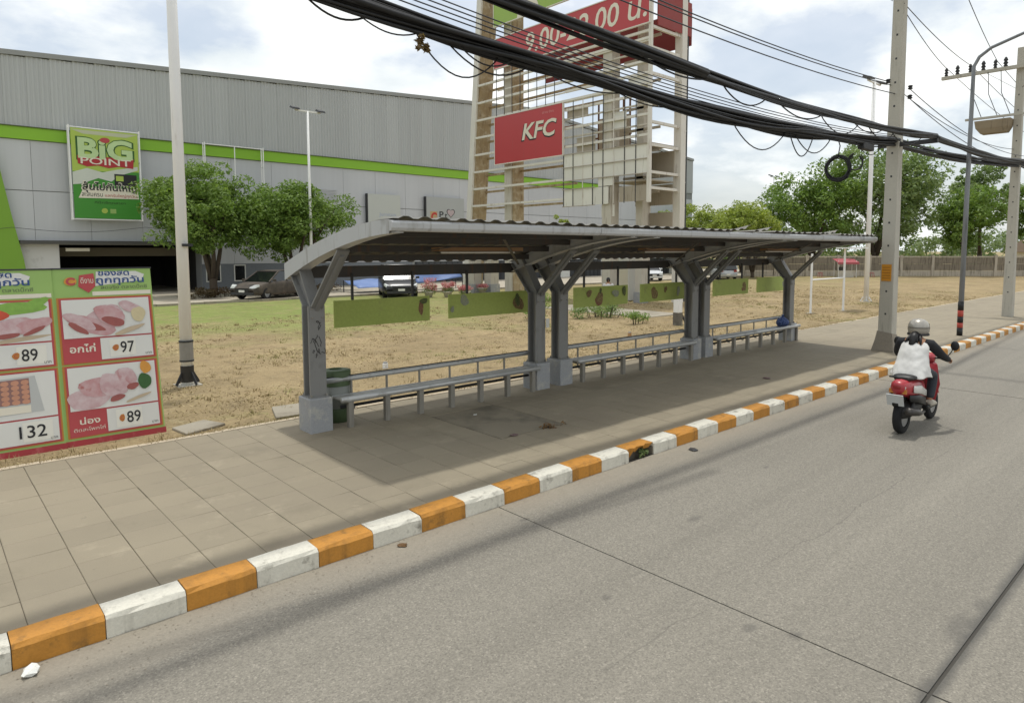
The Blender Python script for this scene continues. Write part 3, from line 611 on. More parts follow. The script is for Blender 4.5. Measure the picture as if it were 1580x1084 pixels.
# ================================================================== BUS SHELTER
FX = [3.97, 8.10, 8.68, 12.89, 13.37, 17.52]
RX0, RX1 = 3.90, 17.50
shelter = thing('bus_shelter', 'long grey steel bus shelter with curved roof on forked posts', 'bus shelter', (0, 0, 0))
def arc(t):  # t 0 = rear eave, 1 = front; returns (y, z) of the roof underside line
    y = 9.36 - 2.84 * t
    return y, 2.40 + .53 * (1 - (1 - t) ** 1.75)
def frame(x, end):
    # pedestal, post (two channels), forked arms, arched beam
    MB().box((x - .16, 8.52, .10), (x + .16, 8.89, .615)).build('pedestal', M_PED, shelter, bevel=.012)
    mb = MB(); mb.box((x - .115, 8.60, .612), (x + .115, 8.63, 1.86)).box((x - .115, 8.78, .612), (x + .115, 8.81, 1.86)).box((x - .03, 8.631, .612), (x + .03, 8.779, 1.86)).box((x - .13, 8.57, .611), (x + .13, 8.85, .63)); mb.build('post', M_STEEL, shelter)
    f = MB(); f.beam((x, 8.66, 1.78), (x, 7.80, 2.60), .17, .025, (0, 1, 1)); f.beam((x, 8.72, 1.74), (x, 7.86, 2.56), .05, .11, (0, 1, 1)); f.build('front_arm', M_STEEL, shelter)
    f = MB(); f.prism([(8.62, 1.80), (8.80, 1.80), (9.30, 2.34), (9.02, 2.42)], x - .012, x + .012, 'x'); f.beam((x, 8.80, 1.80), (x, 9.31, 2.36), .17, .02, (0, -1, 1)); f.beam((x, 8.60, 1.84), (x, 9.00, 2.44), .17, .02, (0, -1, 1)); f.build('rear_arm', M_STEEL, shelter)
    for bx0, by0 in ((-.105, 8.585), (.105, 8.585), (-.105, 8.835), (.105, 8.835)): MB().lathe([(.014, .630), (.014, .648), (.008, .660)], 6, Matrix.Translation((x + bx0, by0, 0))).build('anchor_bolt', M_LEG, shelter)
    MB().box((x - .10, 8.588, 1.66), (x + .10, 8.599, 1.86)).build('gusset_plate', M_STEEL, shelter)
    for bz0 in (1.70, 1.82):
        for bx0 in (-.07, .07): MB().lathe([(.012, 0), (.012, .012), (.006, .016)], 6, Matrix.Translation((x + bx0, 8.588, bz0)) @ Matrix.Rotation(R(90), 4, 'X')).build('bolt', M_LEG, shelter)
    ab = MB(); n = 16; dep = .21
    for k in range(n):
        (y0, z0), (y1, z1) = arc(k / n), arc((k + 1) / n)
        d0 = dep * (1.0 - .35 * (k / n)); d1 = dep * (1.0 - .35 * ((k + 1) / n))
        for (a, b_, wx) in ((0, .012, .075), (None, None, .02), (1, .012, .075)):
            if a is None: q0, q1, r0, r1 = z0 - d0 + .012, z0 - .012, z1 - d1 + .012, z1 - .012
            elif a == 0: q0, q1, r0, r1 = z0 - .012, z0, z1 - .012, z1
            else: q0, q1, r0, r1 = z0 - d0, z0 - d0 + .012, z1 - d1, z1 - d1 + .012
            ab.add([(x - wx, y0, q0), (x + wx, y0, q0), (x + wx, y0, q1), (x - wx, y0, q1), (x - wx, y1, r0), (x + wx, y1, r0), (x + wx, y1, r1), (x - wx, y1, r1)],
                   [(0, 1, 2, 3), (7, 6, 5, 4), (0, 4, 5, 1), (1, 5, 6, 2), (2, 6, 7, 3), (3, 7, 4, 0)])
    ab.build('arch_beam', M_STEEL_T, shelter)
for i, x in enumerate(FX): frame(x, i in (0, 5))
# end fascia plates follow the arch
for x in (RX0 - .03, RX1 + .03):
    f = MB(); n = 18; pr = []
    for k in range(n + 1): y, z = arc(k / n); pr.append((y, z, .215 * (1 - .32 * k / n)))
    for k in range(n):
        (y0, z0, d0), (y1, z1, d1) = pr[k], pr[k + 1]
        f.add([(x - .006, y0, z0 + .012), (x - .006, y1, z1 + .012), (x - .006, y1, z1 - d1), (x - .006, y0, z0 - d0), (x + .006, y0, z0 + .012), (x + .006, y1, z1 + .012), (x + .006, y1, z1 - d1), (x + .006, y0, z0 - d0)],
              [(0, 1, 2, 3), (7, 6, 5, 4), (0, 4, 5, 1), (2, 6, 7, 3)])
    f.build('end_fascia', M_STEEL_T, shelter)
# front fascia pipe/gutter with a rolled lower lip, rear eave beam, purlins
fy, fz = arc(1)
prof = [(fy - .06, fz + .0), (fy - .075, fz - .03), (fy - .07, fz - .085), (fy - .045, fz - .115), (fy, fz - .12), (fy + .012, fz - .10), (fy + .012, fz)]
for k in range(4):
    x0 = RX0 - .045 + k * (RX1 - RX0 + .09) / 4; x1 = x0 + (RX1 - RX0 + .09) / 4 - .006
    MB().prism([(p[0], p[1] + random.uniform(-.004, .004)) for p in prof], x0, x1, 'x').build('front_fascia', M_STEEL_T, shelter, bevel=.006)
MB().box((RX0, 9.30, 2.20), (RX1, 9.40, 2.37)).build('rear_beam', M_PURLIN, shelter)
for t in (.16, .34, .52, .70, .86):
    y, z = arc(t); MB().box((RX0 + .01, y - .025, z - .095), (RX1 - .01, y + .025, z - .004)).build('purlin', M_PURLIN, shelter)
for a, b_ in ((0, 1), (2, 3), (4, 5)):
    xa, xb = FX[a], FX[b_]
    for s in (0, 1):
        p0 = arc(.10); p1 = arc(.78); xs_ = (xa + .1, (xa + xb) / 2) if s == 0 else ((xa + xb) / 2, xb - .1)
        q = ((xs_[0], *p0), (xs_[1], *p1)) if s == 0 else ((xs_[0], *p1), (xs_[1], *p0))
        MB().beam((q[0][0], q[0][1], q[0][2] - .14), (q[1][0], q[1][1], q[1][2] - .14), .04, .012).build('brace_rod', M_PURLIN, shelter)
    xm = (xa + xb) / 2 + .35; y, z = arc(.45)
    MB().box((xm - .85, y - .10, z - .155), (xm + .75, y + .10, z - .10)).build('lamp_board', mat('lamp_board_brown', '#8a6a48', .7, .2, 2), shelter)
    MB().tube([(xm - .75, y, z - .175), (xm + .65, y, z - .175)], .014, 6).build('lamp_tube', M_WHITE, shelter)
# corrugated roof sheets laid side by side, some lifted at the front
nsh = 18; wsh = (RX1 - RX0 + .04) / nsh
for k in range(nsh):
    x0 = RX0 - .02 + k * wsh; n = 14; ribs = 3; lift = {9: .11, 10: .09, 14: .10}.get(k, random.uniform(0, .014)); over = .075 + random.uniform(-.02, .03)
    V = []; m_ = ribs * 4 + 1
    for i in range(n + 1):
        t = i / n; y, z = arc(t)
        if i == n: y -= over; z -= .004
        fl = max(0, (t - .82) / .18) ** 1.5; z += (lift if lift < .05 else .012) * fl
        for j in range(m_):
            u = j / (m_ - 1); zz_ = (0, .0, .028, .028)[j % 4] if j < m_ - 1 else 0
            V.append((x0 + u * wsh * 1.004, y, z + .012 + zz_ + .0015 * (k % 2) + (lift * u ** 3 * fl if lift > .05 else 0)))
    F_ = [(i * m_ + j, i * m_ + j + 1, (i + 1) * m_ + j + 1, (i + 1) * m_ + j) for i in range(n) for j in range(m_ - 1)]
    o = MB().add(V, F_).build('roof_sheet', M_ROOF, shelter, fix=False); s_ = o.modifiers.new('thick', 'SOLIDIFY'); s_.thickness = .003
# small screen plates near post tops and paper notices stuck on posts
for (x, y, z) in ((8.24, 8.575, 1.32),): MB().box((x - .03, y, z - .09), (x + .05, y + .004, z + .07)).build('paper_notice', M_WHITE, shelter)
# graffiti-like scuffs of old paint on the near post
gm = mat('black_scuff', '#2b2a28', .7, .2, 20)
for k in range(13):
    x_, z_ = FX[0] + random.uniform(-.085, .06), random.uniform(1.2, 1.72); pts = [(x_, 8.5985, z_)]
    for q in range(6): x_ += random.uniform(-.022, .028); z_ += random.uniform(-.045, .035); pts.append((min(FX[0] + .11, max(FX[0] - .11, x_)), 8.5985, z_))
    MB().tube(pts, random.uniform(.003, .006), 5).build('scribble', gm, shelter)

# hanging advert panels between posts and lawn, each on two bars
HP = [(4.51, 6.17), (6.55, 8.69), (9.56, 11.22), (11.66, 13.30), (14.54, 16.22), (16.69, 18.34)]
def advert_mat():
    b = NB('advert_green'); c = b.mix(b.noise(1.1, 5), hexl('#93a548'), hexl('#b7c46c')); c = b.mix(b.ramp(b.noise(3.5, 6, .65), .58, .70, 0, .6), c, hexl('#8a8a58'))
    c = b.mix(1, c, b.gray(b.noise(30, 3, .7), .8, 1.2), 'MULTIPLY'); return b.fin(c, .6)
def food_print(name, *cs):
    b = NB(name); c = b.mix(b.ramp(b.noise(22, 5, .7), .35, .65), hexl(cs[0]), hexl(cs[1])); c = b.mix(b.ramp(b.noise(34, 4, .7, None, 1), .54, .62), c, hexl(cs[2])); c = b.mix(b.ramp(b.noise(15, 4, .6, None, 2), .60, .66, 0, .8), c, hexl('#a8ac62')); return b.fin(c, .65)
M_AD = advert_mat(); AD_BR = food_print('advert_brown', '#5f4a30', '#8a7448', '#a08c5c'); AD_RD = food_print('advert_dark_red', '#7a4438', '#8a6a48', '#6a5a34'); AD_GY = food_print('advert_grey', '#8d927f', '#9aa08a', '#7b8368'); AD_DK = food_print('advert_dark_green', '#3f4e28', '#5a6a36', '#6b5a3c')
lab = ['faded green advert board hanging nearest the first shelter post', 'green advert board with torn silver corner, behind the first forked pair', 'green advert board with round brown food picture, second bay', 'green advert board with two brown plates, before the second forked pair',
       'faded green advert board with a brown corner in the far bay', 'last green advert board hanging by the farthest shelter post']
for i, (x0, x1) in enumerate(HP):
    w = x1 - x0; a = thing('hanging_advert', lab[i], 'advert', ((x0 + x1) / 2, 9.2, 1.665), (R(90), 0, 0), 'advert boards hanging under the shelter roof')
    MB().box((-w / 2, -.20, -.012), (w / 2, .20, .012)).build('board', M_AD, a)
    for s in (-.32, .31):
        MB().box((s * w - .014, .201, -.02), (s * w + .014, .60, .02)).build('hanger_bar', M_DARK, a)
    pr = {0: [(AD_RD, .40, .02, .045, .11), (AD_DK, .43, .12, .06, .05)], 1: [(AD_GY, -.35, .09, .08, .09), (AD_BR, .22, -.02, .11, .13), (AD_DK, .21, .04, .05, .12), (AD_DK, .42, -.02, .09, .13), (AD_GY, -.47, -.05, .03, .06)], 2: [(AD_RD, -.05, -.06, .11, .13), (AD_BR, -.04, -.03, .08, .12), (AD_DK, -.03, .11, .03, .06), (AD_BR, -.24, .07, .07, .07), (AD_DK, .42, .08, .06, .09), (AD_GY, .25, .04, .09, .08)],
          3: [(AD_BR, -.2, -.02, .11, .13), (AD_BR, .05, .05, .05, .07), (AD_GY, .35, .0, .05, .12)], 4: [(AD_BR, .38, -.0, .08, .12), (AD_RD, .33, -.08, .05, .05)], 5: [(AD_GY, .38, -.02, .05, .07)]}[i]
    for q, (m_, cx, cy, rx, ry) in enumerate(pr): flat(blob(cx * w, cy, rx * 1.15, ry, 14, .15, 0, i * 10 + q), a, m_, .0145 + .0025 * q, 'print_patch')

# benches: three pipes on square legs with a pipe back rail
def bench(x0, x1, nleg, label, rail0, rail1):
    b = thing('pipe_bench', label, 'bench', ((x0 + x1) / 2, 8.62, .15), (0, 0, 0), 'steel pipe benches under the shelter'); c = (x0 + x1) / 2
    for y, z, r in ((-.135, .398, .042), (.13, .40, .022)): MB().tube([(x0 - c, y, z), (x1 - c, y, z)], r, 10).build('seat_pipe', M_PIPE, b, smooth=True)
    MB().box((x0 - c, -.105, .388), (x1 - c, .11, .412)).build('seat_plank', mat('seat_plank_steel', '#a6a5a0', .5, .1, 3, streak='#7a766c', sfac=(.6, .85)), b, bevel=.006)
    for y, z in ((.10, .25),): MB().tube([(x0 - c + .1, y, z), (x1 - c - .05, y, z)], .022, 8).build('lower_pipe', M_DARK, b, smooth=True)
    MB().tube([(rail0 - c, .20, .622), (rail1 - c, .20, .622)], .036, 10).build('back_rail', M_PIPE, b, smooth=True)
    MB().tube([(rail0 - c, .215, .662), (rail1 - c, .215, .662)], .010, 6).build('rail_cap', M_DARK, b)
    for k in range(nleg):
        x = x0 - c + .14 + (x1 - x0 - .28) * k / (nleg - 1)
        MB().box((x - .038, -.15, -.01), (x + .038, -.075, .368)).build('leg', M_LEG, b, bevel=.004); MB().box((x - .028, -.074, .33), (x + .028, .12, .380)).build('bracket', M_LEG, b)
        if k < nleg - 1 or True: MB().box((x + .16, .165, .22), (x + .185, .19, .60)).build('back_post', M_LEG, b); MB().box((x + .16, .10, .20), (x + .185, .164, .23)).build('back_arm', M_LEG, b)
bench(4.24, 7.96, 7, 'near steel pipe bench between the first post and the first forked pair', 4.12, 8.0)
bench(8.95, 12.75, 7, 'middle steel pipe bench between the two forked pairs', 8.9, 12.78)
bench(13.62, 17.75, 7, 'far steel pipe bench with a blue bag on its end', 13.6, 17.35)
# blue bundle on the far bench
bb = thing('blue_bag', 'round blue patterned bundle left on the far bench', 'bag', (17.05, 8.62, .57))
def bag_mat():
    b = NB('blue_cloth'); v = b.n('ShaderNodeTexVoronoi'); v.inputs['Scale'].default_value = 34; b.l(b.pos, v.inputs['Vector']); c = b.mix(b.ramp(v.outputs['Distance'], .2, .5), hexl('#6c7fae'), hexl('#2f4270')); b.bump(b.noise(14, 4), .5, .03); return b.fin(c, .8)
mb = MB(); rings = []
for k in range(9):
    z = k / 8; r = .17 * math.sin(math.pi * min(.97, .14 + .83 * z)) ** .7
    rings.append([(r * 1.25 * math.cos(a) * (1 + .06 * math.sin(3 * a + k)), r * .95 * math.sin(a) * (1 + .05 * math.cos(4 * a)), .26 * z + .012 * math.sin(2 * a)) for a in np.linspace(0, 2 * math.pi, 15)[:-1]])
mb.loft(rings).build('sack', bag_mat(), bb, smooth=True); MB().lathe([(.035, .245), (.03, .27), (.05, .30), (.02, .31)], 8).build('knot', bag_mat(), bb)

# waste bin behind the near post
wb = thing('waste_bin', 'round green and grey waste bin behind the near shelter post', 'bin', (4.42, 9.0, .15)); BG1 = mat('bin_green', '#4b5c3e', .6, .15, 4, streak='#3a4a2a'); BG2 = mat('bin_grey', '#8a8d87', .6, .12, 4, streak='#5d5c55')
MB().lathe([(.19, 0), (.195, .17), (.2, .20)], 20).build('base_band', BG1, wb, smooth=True); MB().lathe([(.198, .202), (.2, .52)], 20).build('drum', BG2, wb, smooth=True)
MB().lathe([(.205, .522), (.21, .70), (.205, .735), (.10, .75), (.095, .70)], 20, cap=False).build('lid', BG1, wb, smooth=True); MB().lathe([(.096, .69), (.01, .69)], 16).build('mouth', M_BLACK, wb)

# ================================================================== PRICE BOARDS
def meat_mat(name, c1, c2, c3):
    b = NB(name); c = b.mix(b.ramp(b.noise(9, 5, .6), .35, .65), hexl(c1), hexl(c2)); c = b.mix(b.ramp(b.noise(5, 6, .6, None, 1), .58, .68, 0, .8), c, hexl(c3)); return b.fin(c, .5)
MEAT = meat_mat('print_meat', '#c3a3a4', '#b98788', '#a35650'); MEAT2 = meat_mat('print_meat_pale', '#cbb7b8', '#bb9799', '#b07b7c'); MEATD = mat('print_meat_red', '#96514b', .5, .2, 12)
LEAFP = mat('print_leaf', '#7ea845', .5, .25, 20); DLEAF = mat('print_dark_leaf', '#2f5a24', .5, .3, 25); TOM = mat('print_tomato', '#c04a2c', .5, .2, 15); LEMON = mat('print_lemon', '#c9bc95', .5, .1, 20); CITRUS = mat('print_orange_fruit', '#cf9138', .5, .15, 25)
WOODP = mat('print_wood', '#bba98e', .5, .1, 8); EGG = mat('print_egg', '#c08a6f', .5, .15, 14); EGGD = mat('print_tray', '#8f6a63', .5, .2, 14); TRAY = mat('print_tray_clear', '#b5b7b4', .5, .05, 6); SHADOWP = mat('print_dark_line', '#6f5a58', .5, .1, 6)
def price_board(label, x, y, yaw, left):
    W, H = 1.12, 2.26
    p = thing('price_board', label, 'signboard', (x, y, .13), (R(79.5), 0, yaw))
    MB().box((0, 0, -.03), (W, H, 0)).build('panel', M_PGREEN, p)
    MB().box((-.01, -.05, -.035), (W + .01, .07, .012)).build('base_strip', mat('board_base_red', '#a02f34', .5, .15, 4, streak='#c06a6a'), p)
    MB().box((-.012, H, -.05), (W + .012, H + .018, .01)).build('top_trim', M_DARK, p)
    for s in (.15, .95): MB().beam((s, H - .15, -.03), (s, .35, -.75), .03, .03).build('back_strut', M_DARK, p)
    u = lambda f: f * H
    m0 = .06
    # header
    flat(rect(.42, u(.845), W - .02, u(.868)), p, M_CREAM, .004, 'print_field')
    if left: cx = .60
    else: cx = .74
    flat([(cx - .28, u(.90)), (cx + .27, u(.93)), (cx + .30, u(.965)), (cx + .2, u(.985)), (cx - .26, u(.985))], p, M_WHITE, .004, 'print_field')
    text('ของสด', p, M_NAVY, cx - .06, u(.974), .36, .065, .008, bold=.02); text('ถูกทุกวัน', p, M_NAVY, cx + .01, u(.930), .56, .125, .009, bold=.02); text('สดจริง ตลาดบิ๊กซี', p, mat('header_small', '#5f6a4f', .6, .1, 4), cx + .05, u(.893), .54, .055, .008)
    flat([(.29, u(.965)), (.45, u(.975)), (.46, u(.90)), (.38, u(.862)), (.27, u(.90))], p, M_RED, .012, 'print_shield'); text('ดีงาม', p, M_CREAM, .37, u(.935), .14, .08, .016)
    flat(blob(.19, u(.93), .07, .055, 16, .02), p, CITRUS, .012, 'print_emblem'); text('C', p, M_RED, .19, u(.93), .10, .10, .016, bold=.05)
    for y0, y1, pb in ((.048, .445, .19), (.462, .832, .60)):
        flat(rect(m0 - .035, u(y0) - .012, W - .018, u(y1) + .012), p, M_ORANGE, .004, 'print_border'); flat(rect(m0 - .012, u(y0), W - .035, u(y1)), p, M_RED, .008, 'print_border')
        flat(rect(m0 + .012, u(pb) + .008, W - .058, u(y1) - .018), p, M_WHITE, .012, 'print_picture'); flat(rect(m0 + .40, u(y0) + .02, W - .058, u(pb) - .012), p, M_WHITE, .012, 'print_price_field')
        if left: flat(rect(m0 + .012, u(y0) + .02, m0 + .405, u(pb) - .012), p, M_WHITE, .0125, 'print_price_field')
        text('บาท', p, M_DARK, W - .115, u(y0) + .055, .07, .03, .016)
        e = flat(rect(.56 if not left else .70, u(y0) + .045, .86 if not left else 1.0, u(pb) - .04), p, mat('price_card', '#dfddd2', .5, .03, 4), .015, 'price_card')
    num = ('89', '97') if not left else ('132', '89')
    for k, (y0, pb) in enumerate(((.048, .19), (.462, .60))):
        cx = .76 if not left else .83; yy = (u(y0) + u(pb)) / 2 + .005
        text(num[k], p, M_INK, cx if num[k] != '132' else .80, yy, .16 if num[k] != '132' else .27, .15, .019, bold=.008)
        if num[k] != '132': flat(blob(cx - .135, yy, .035, .045, 12, .1, 0, k), p, M_ORANGE, .018, 'print_emblem'); text('C', p, M_RED, cx - .135, yy, .035, .05, .021)
    if not left:
        text('อกไก่', p, M_CREAM, .26, u(.545), .28, .11, .012, bold=.02); text('น่อง', p, M_CREAM, .27, u(.135), .22, .09, .012, bold=.02); text('ติดสะโพกไก่', p, M_CREAM, .26, u(.088), .34, .05, .012)
        # breasts on a board, slice of lemon
        pc = [(MEAT2, .56, .685, .30, .10, .35), (MEAT, .43, .66, .30, .075, -.45), (MEATD, .45, .655, .16, .028, -.5), (MEAT2, .32, .68, .20, .05, -.55), (MEATD, .30, .648, .13, .028, -.65), (MEAT, .63, .70, .22, .08, -.5), (MEATD, .66, .672, .16, .036, -.35), (MEAT2, .85, .735, .15, .05, -.4), (LEMON, .93, .70, .085, .075, 0), (WOODP, .82, .628, .2, .022, .35)]
        for q, (m_, cx, cy, rx, ry, ro) in enumerate(pc): flat(blob(.56 + (cx - .60) * 1.1, u(.705 + (cy - .685) * 1.25), rx * .92, ry * 1.45, 18, .09, ro, q), p, m_, .0135 + .0012 * q, 'print_meat')
        pc = [(MEATD, .42, .30, .33, .035, .35), (MEAT2, .34, .245, .24, .10, .1), (MEAT, .44, .30, .24, .085, .1), (SHADOWP, .52, .29, .07, .012, -1.1), (MEAT2, .60, .30, .15, .13, .5), (SHADOWP, .655, .30, .08, .012, -1.1), (MEAT2, .72, .325, .16, .10, .2), (MEATD, .63, .235, .09, .03, .3), (MEATD, .80, .285, .08, .03, .4), (DLEAF, .93, .305, .085, .075, .4), (CITRUS, .95, .375, .07, .06, 0), (WOODP, .85, .225, .16, .015, .3)]
        for q, (m_, cx, cy, rx, ry, ro) in enumerate(pc): flat(blob(.56 + (cx - .60) * 1.1, u(.31 + (cy - .295) * 1.15), rx * .92, ry * 1.4, 18, .09, ro, 40 + q), p, m_, .0135 + .0012 * q, 'print_meat')
    else:
        pc = [(WOODP, .70, .628, .34, .02, .12), (LEAFP, .72, .77, .32, .055, .1), (TOM, .52, .745, .14, .05, -.2), (LEAFP, .93, .79, .14, .04, .5), (MEAT2, .72, .69, .24, .075, .15), (MEAT, .88, .69, .20, .06, .35), (MEAT2, .56, .68, .2, .07, -.2), (MEATD, .90, .665, .12, .02, .4), (MEATD, .62, .648, .15, .02, .1)]
        for q, (m_, cx, cy, rx, ry, ro) in enumerate(pc): flat(blob(cx, u(.705 + (cy - .70) * 1.2), rx, ry * 1.4, 18, .09, ro, 60 + q), p, m_, .0135 + .0012 * q, 'print_meat')
        flat([(.10, u(.215)), (.93, u(.225)), (.86, u(.42)), (.12, u(.41))], p, TRAY, .0135, 'print_tray'); flat([(.10, u(.27)), (.80, u(.275)), (.80, u(.41)), (.12, u(.40))], p, EGGD, .0150, 'print_tray')
        for i in range(5):
            for j in range(7): flat(blob(.17 + .098 * j, u(.285 + .026 * i), .042, .03, 10, .02), p, EGG, .0165 + .0001 * (i * 7 + j), 'print_egg')
        flat(rect(.10, u(.225), .80, u(.265)), p, M_CREAM, .0152, 'print_tray')
    return p
price_board('price board with raw chicken breast and leg pictures priced 97 and 89', 1.335, 10.09, R(.5), False)
price_board('price board with an egg tray priced 132, cut by the left edge', .212, 10.06, R(.5), True)

# ================================================================== POLES
def taper_pole(mb, p, q, a, b_):
    p = Vector(p); q = Vector(q); rings = []
    for c, s in ((p, a), (q, b_)): rings.append([(c.x - s, c.y - s, c.z), (c.x + s, c.y - s, c.z), (c.x + s, c.y + s, c.z), (c.x - s, c.y + s, c.z)])
    return mb.loft(rings)
def insulator(parent, x, y, z, s=1.0): return MB().lathe([(.02 * s, 0), (.055 * s, .03 * s), (.03 * s, .07 * s), (.06 * s, .10 * s), (.03 * s, .15 * s), (.055 * s, .18 * s), (.02 * s, .26 * s)], 10, Matrix.Translation((x, y, z))).build('insulator', M_DARK, parent, smooth=True)
def power_pole(label, x, y, full, h=9.9):
    p = thing('power_pole', label, 'utility pole', (x, y, .14), group='concrete power poles along the kerb')
    taper_pole(MB(), (0, 0, -.1), (0, 0, h), .165, .115).build('shaft', M_CONC, p, bevel=.015)
    for k in range(14):
        z = .9 + k * .55; s = .165 - .05 * z / h
        MB().box((-s - .003, -.02, z), (-s + .02, .02, z + .045)).build('bolt_hole', M_DARK, p)
    ca = thing('crossarm', parent=p, loc=(0, 0, 9.05)); MB().box((-.30, -2.1, -.06), (-.18, 2.5, .06)).build('beam', M_CONC, ca)
    for yy in (2.35, 1.55, .75, -1.0, -1.9): insulator(ca, -.24, yy, .06, 1.25)
    if full:
        for yy in (2.0, 1.15, .45): insulator(ca, -.15, yy, .07, 1.4)
    for s in (-1, 1): MB().beam((-.2, s * .1, -.75), (-.24, s * 1.0, -.07), .04, .01).build('stay', M_DARK, ca)
    return p
pp = power_pole('concrete power pole with an orange plate at the end of the shelter', 17.42, 6.10, False)
mb = MB(); mb.loft([[(-.29, -.27, -.1), (.28, -.28, -.1), (.27, .27, -.1), (-.28, .27, -.1)], [(-.28, -.25, .05), (.26, -.27, .08), (.27, .25, .07), (-.27, .26, .04)], [(-.22, -.21, .30), (.21, -.2, .26), (.2, .21, .32), (-.22, .2, .29)], [(-.175, -.172, .46), (.174, -.172, .40), (.172, .172, .46), (-.172, .174, .5)]]); mb.build('footing', mat('footing_concrete', '#8b8376', .9, .18, 3, fine=30, bump=.5, bscale=14), pp)
oc = MB().box((-.175, -.10, 1.72), (-.160, .12, 2.12)).build('orange_plate', mat('orange_plate', '#c98a22', .55, .12, 8), pp)
for k in range(5): MB().box((-.178, -.08, 1.78 + k * .065), (-.1755, .10, 1.795 + k * .065)).build('plate_print', mat('plate_print', '#8f5d17', .6, .1, 8), oc)
MB().box((-.10, -.95, 4.92), (-.02, .35, 5.02)).build('cable_arm', M_DARK, pp)
for yy, zz_ in ((.16, 6.48), (-.26, 6.30), (-.26, 6.08)): MB().lathe([(.03, -.05), (.06, -.03), (.035, 0), (.06, .03), (.03, .05)], 10, Matrix.Translation((-.13 if yy > 0 else .1, yy, zz_))).build('spool_insulator', M_DARK, pp)
fp = power_pole('concrete power pole with crossarm and hanging switch box at the right edge', 29.75, 6.22, True, 9.75)
MB().box((-.42, -.3, 7.30), (-.34, 1.6, 7.38)).build('lower_arm', M_CONC, fp)
mb = MB(); mb.loft([[(-.55, .25, 6.75), (-.1, .25, 6.75), (-.1, 1.05, 6.75), (-.55, 1.05, 6.75)], [(-.6, .15, 6.95), (-.05, .15, 6.95), (-.05, 1.2, 6.95), (-.6, 1.2, 6.95)], [(-.6, .12, 7.22), (-.05, .12, 7.22), (-.05, 1.25, 7.22), (-.6, 1.25, 7.22)]]); mb.build('switch_box', mat('switch_box', '#8b7d66', .8, .2, 4, streak='#5d4f3c'), fp)
for yy in (.2, .6, 1.1): MB().tube([(-.3, yy + .35, 9.0), (-.32, yy + .3, 8.2), (-.33, yy, 7.4)], .012, 6).build('drop_wire', M_WIRE, fp)
bp_ = power_pole('concrete power pole left of the picture carrying the cables', -6.2, 6.10, False); tag(bp_, group='concrete power poles along the kerb')

# slender steel lamp post with black and red bands
lp = thing('street_lamp', 'slim grey lamp post with black and red bands near the kerb', 'street lamp', (22.05, 5.75, .14)); M_GALV = mat('galvanised', '#83868a', .5, .1, 3, metal=.3, streak='#64676a')
MB().tube([(0, 0, 0), (.05, 0, 4), (.1, 0, 7.6), (.12, -.12, 7.85), (.13, -.40, 8.05), (.13, -1.6, 8.42), (.13, -2.9, 8.75)], [.072, .062, .05, .048, .044, .04, .036], 12).build('mast', M_GALV, lp, smooth=True)
for k, (z0, z1) in enumerate(((.0, .24), (.38, .56), (.74, .98))): MB().lathe([(.076, z0), (.076, z1)], 14).build('black_band', M_BLACK, lp, smooth=True)
for z0, z1 in ((.24, .38), (.56, .74)): MB().lathe([(.0755, z0), (.0755, z1)], 14).build('red_band', mat('band_red', '#b0483c', .6, .2, 8), lp, smooth=True)
MB().loft([[(.08, -2.85, 8.7), (.18, -2.85, 8.7), (.18, -2.85, 8.78), (.08, -2.85, 8.78)], [(.03, -3.2, 8.74), (.23, -3.2, 8.74), (.23, -3.2, 8.9), (.03, -3.2, 8.9)], [(.06, -3.55, 8.82), (.20, -3.55, 8.82), (.20, -3.55, 8.92), (.06, -3.55, 8.92)]]).build('lamp_head', M_GALV, lp)
# white flood-light poles
def white_pole(label, x, y, h, r0, near):
    p = thing('light_pole', label, 'light pole', (x, y, .12), group='white flood light poles')
    MB().tube([(0, 0, 0), (0, 0, h * .5), (0, 0, h)], [r0, r0 * .85, r0 * .68], 12).build('shaft', M_WHITEP, p, smooth=True)
    MB().box((-.75, -.04, h - .05), (.75, .04, h + .03)).build('head_bar', M_WHITEP, p)
    for s in (-1, 1): MB().loft([[(s * .75 - .22, -.25, h - .02), (s * .75 + .22, -.25, h - .02), (s * .75 + .22, .18, h + .12), (s * .75 - .22, .18, h + .12)], [(s * .75 - .18, -.22, h + .08), (s * .75 + .18, -.22, h + .08), (s * .75 + .18, .15, h + .22), (s * .75 - .18, .15, h + .22)]]).build('flood_light', M_DARK, p)
    if near:
        MB().lathe([(r0 + .012, .45), (r0 + .012, .80)], 14).build('sleeve', mat('pole_sleeve', '#8e8b84', .7, .15, 6), p); MB().lathe([(r0 + .02, .44), (r0 + .02, .47)], 14).build('clamp', M_DARK, p); MB().lathe([(r0 + .02, .80), (r0 + .02, .83)], 14).build('clamp', M_DARK, p)
        MB().lathe([(r0 + .01, .06), (r0 + .01, .36)], 14).build('tar_coat', mat('tar_coat', '#35322e', .8, .3, 12, dirt='#8d8779'), p)
        MB().box((-.03, -.15, 2.55), (.14, -.06, 2.60)).build('bracket', M_DARK, p)
    for k in range(4):
        a = k * math.pi / 2 + .4; MB().beam((math.cos(a) * r0, math.sin(a) * r0, .24), (math.cos(a) * (r0 + .13), math.sin(a) * (r0 + .13), .02), .02, .05).build('gusset', M_DARK if near else M_WHITEP, p)
    MB().box((-.2, -.2, -.05), (.2, .2, .012)).build('foot_plate', M_CONC, p)
    return p
white_pole('tall white light pole standing beside the price boards', 3.67, 13.43, 11.0, .105, True)
white_pole('white light pole on the far lawn behind the end of the shelter', 33.8, 12.86, 10.4, .12, False)
white_pole('white twin flood light mast before the store wall', 16.95, 37.2, 10.3, .09, False)
white_pole('distant twin flood light mast above the yellow green trees', 70.6, 37.2, 10.6, .09, False)

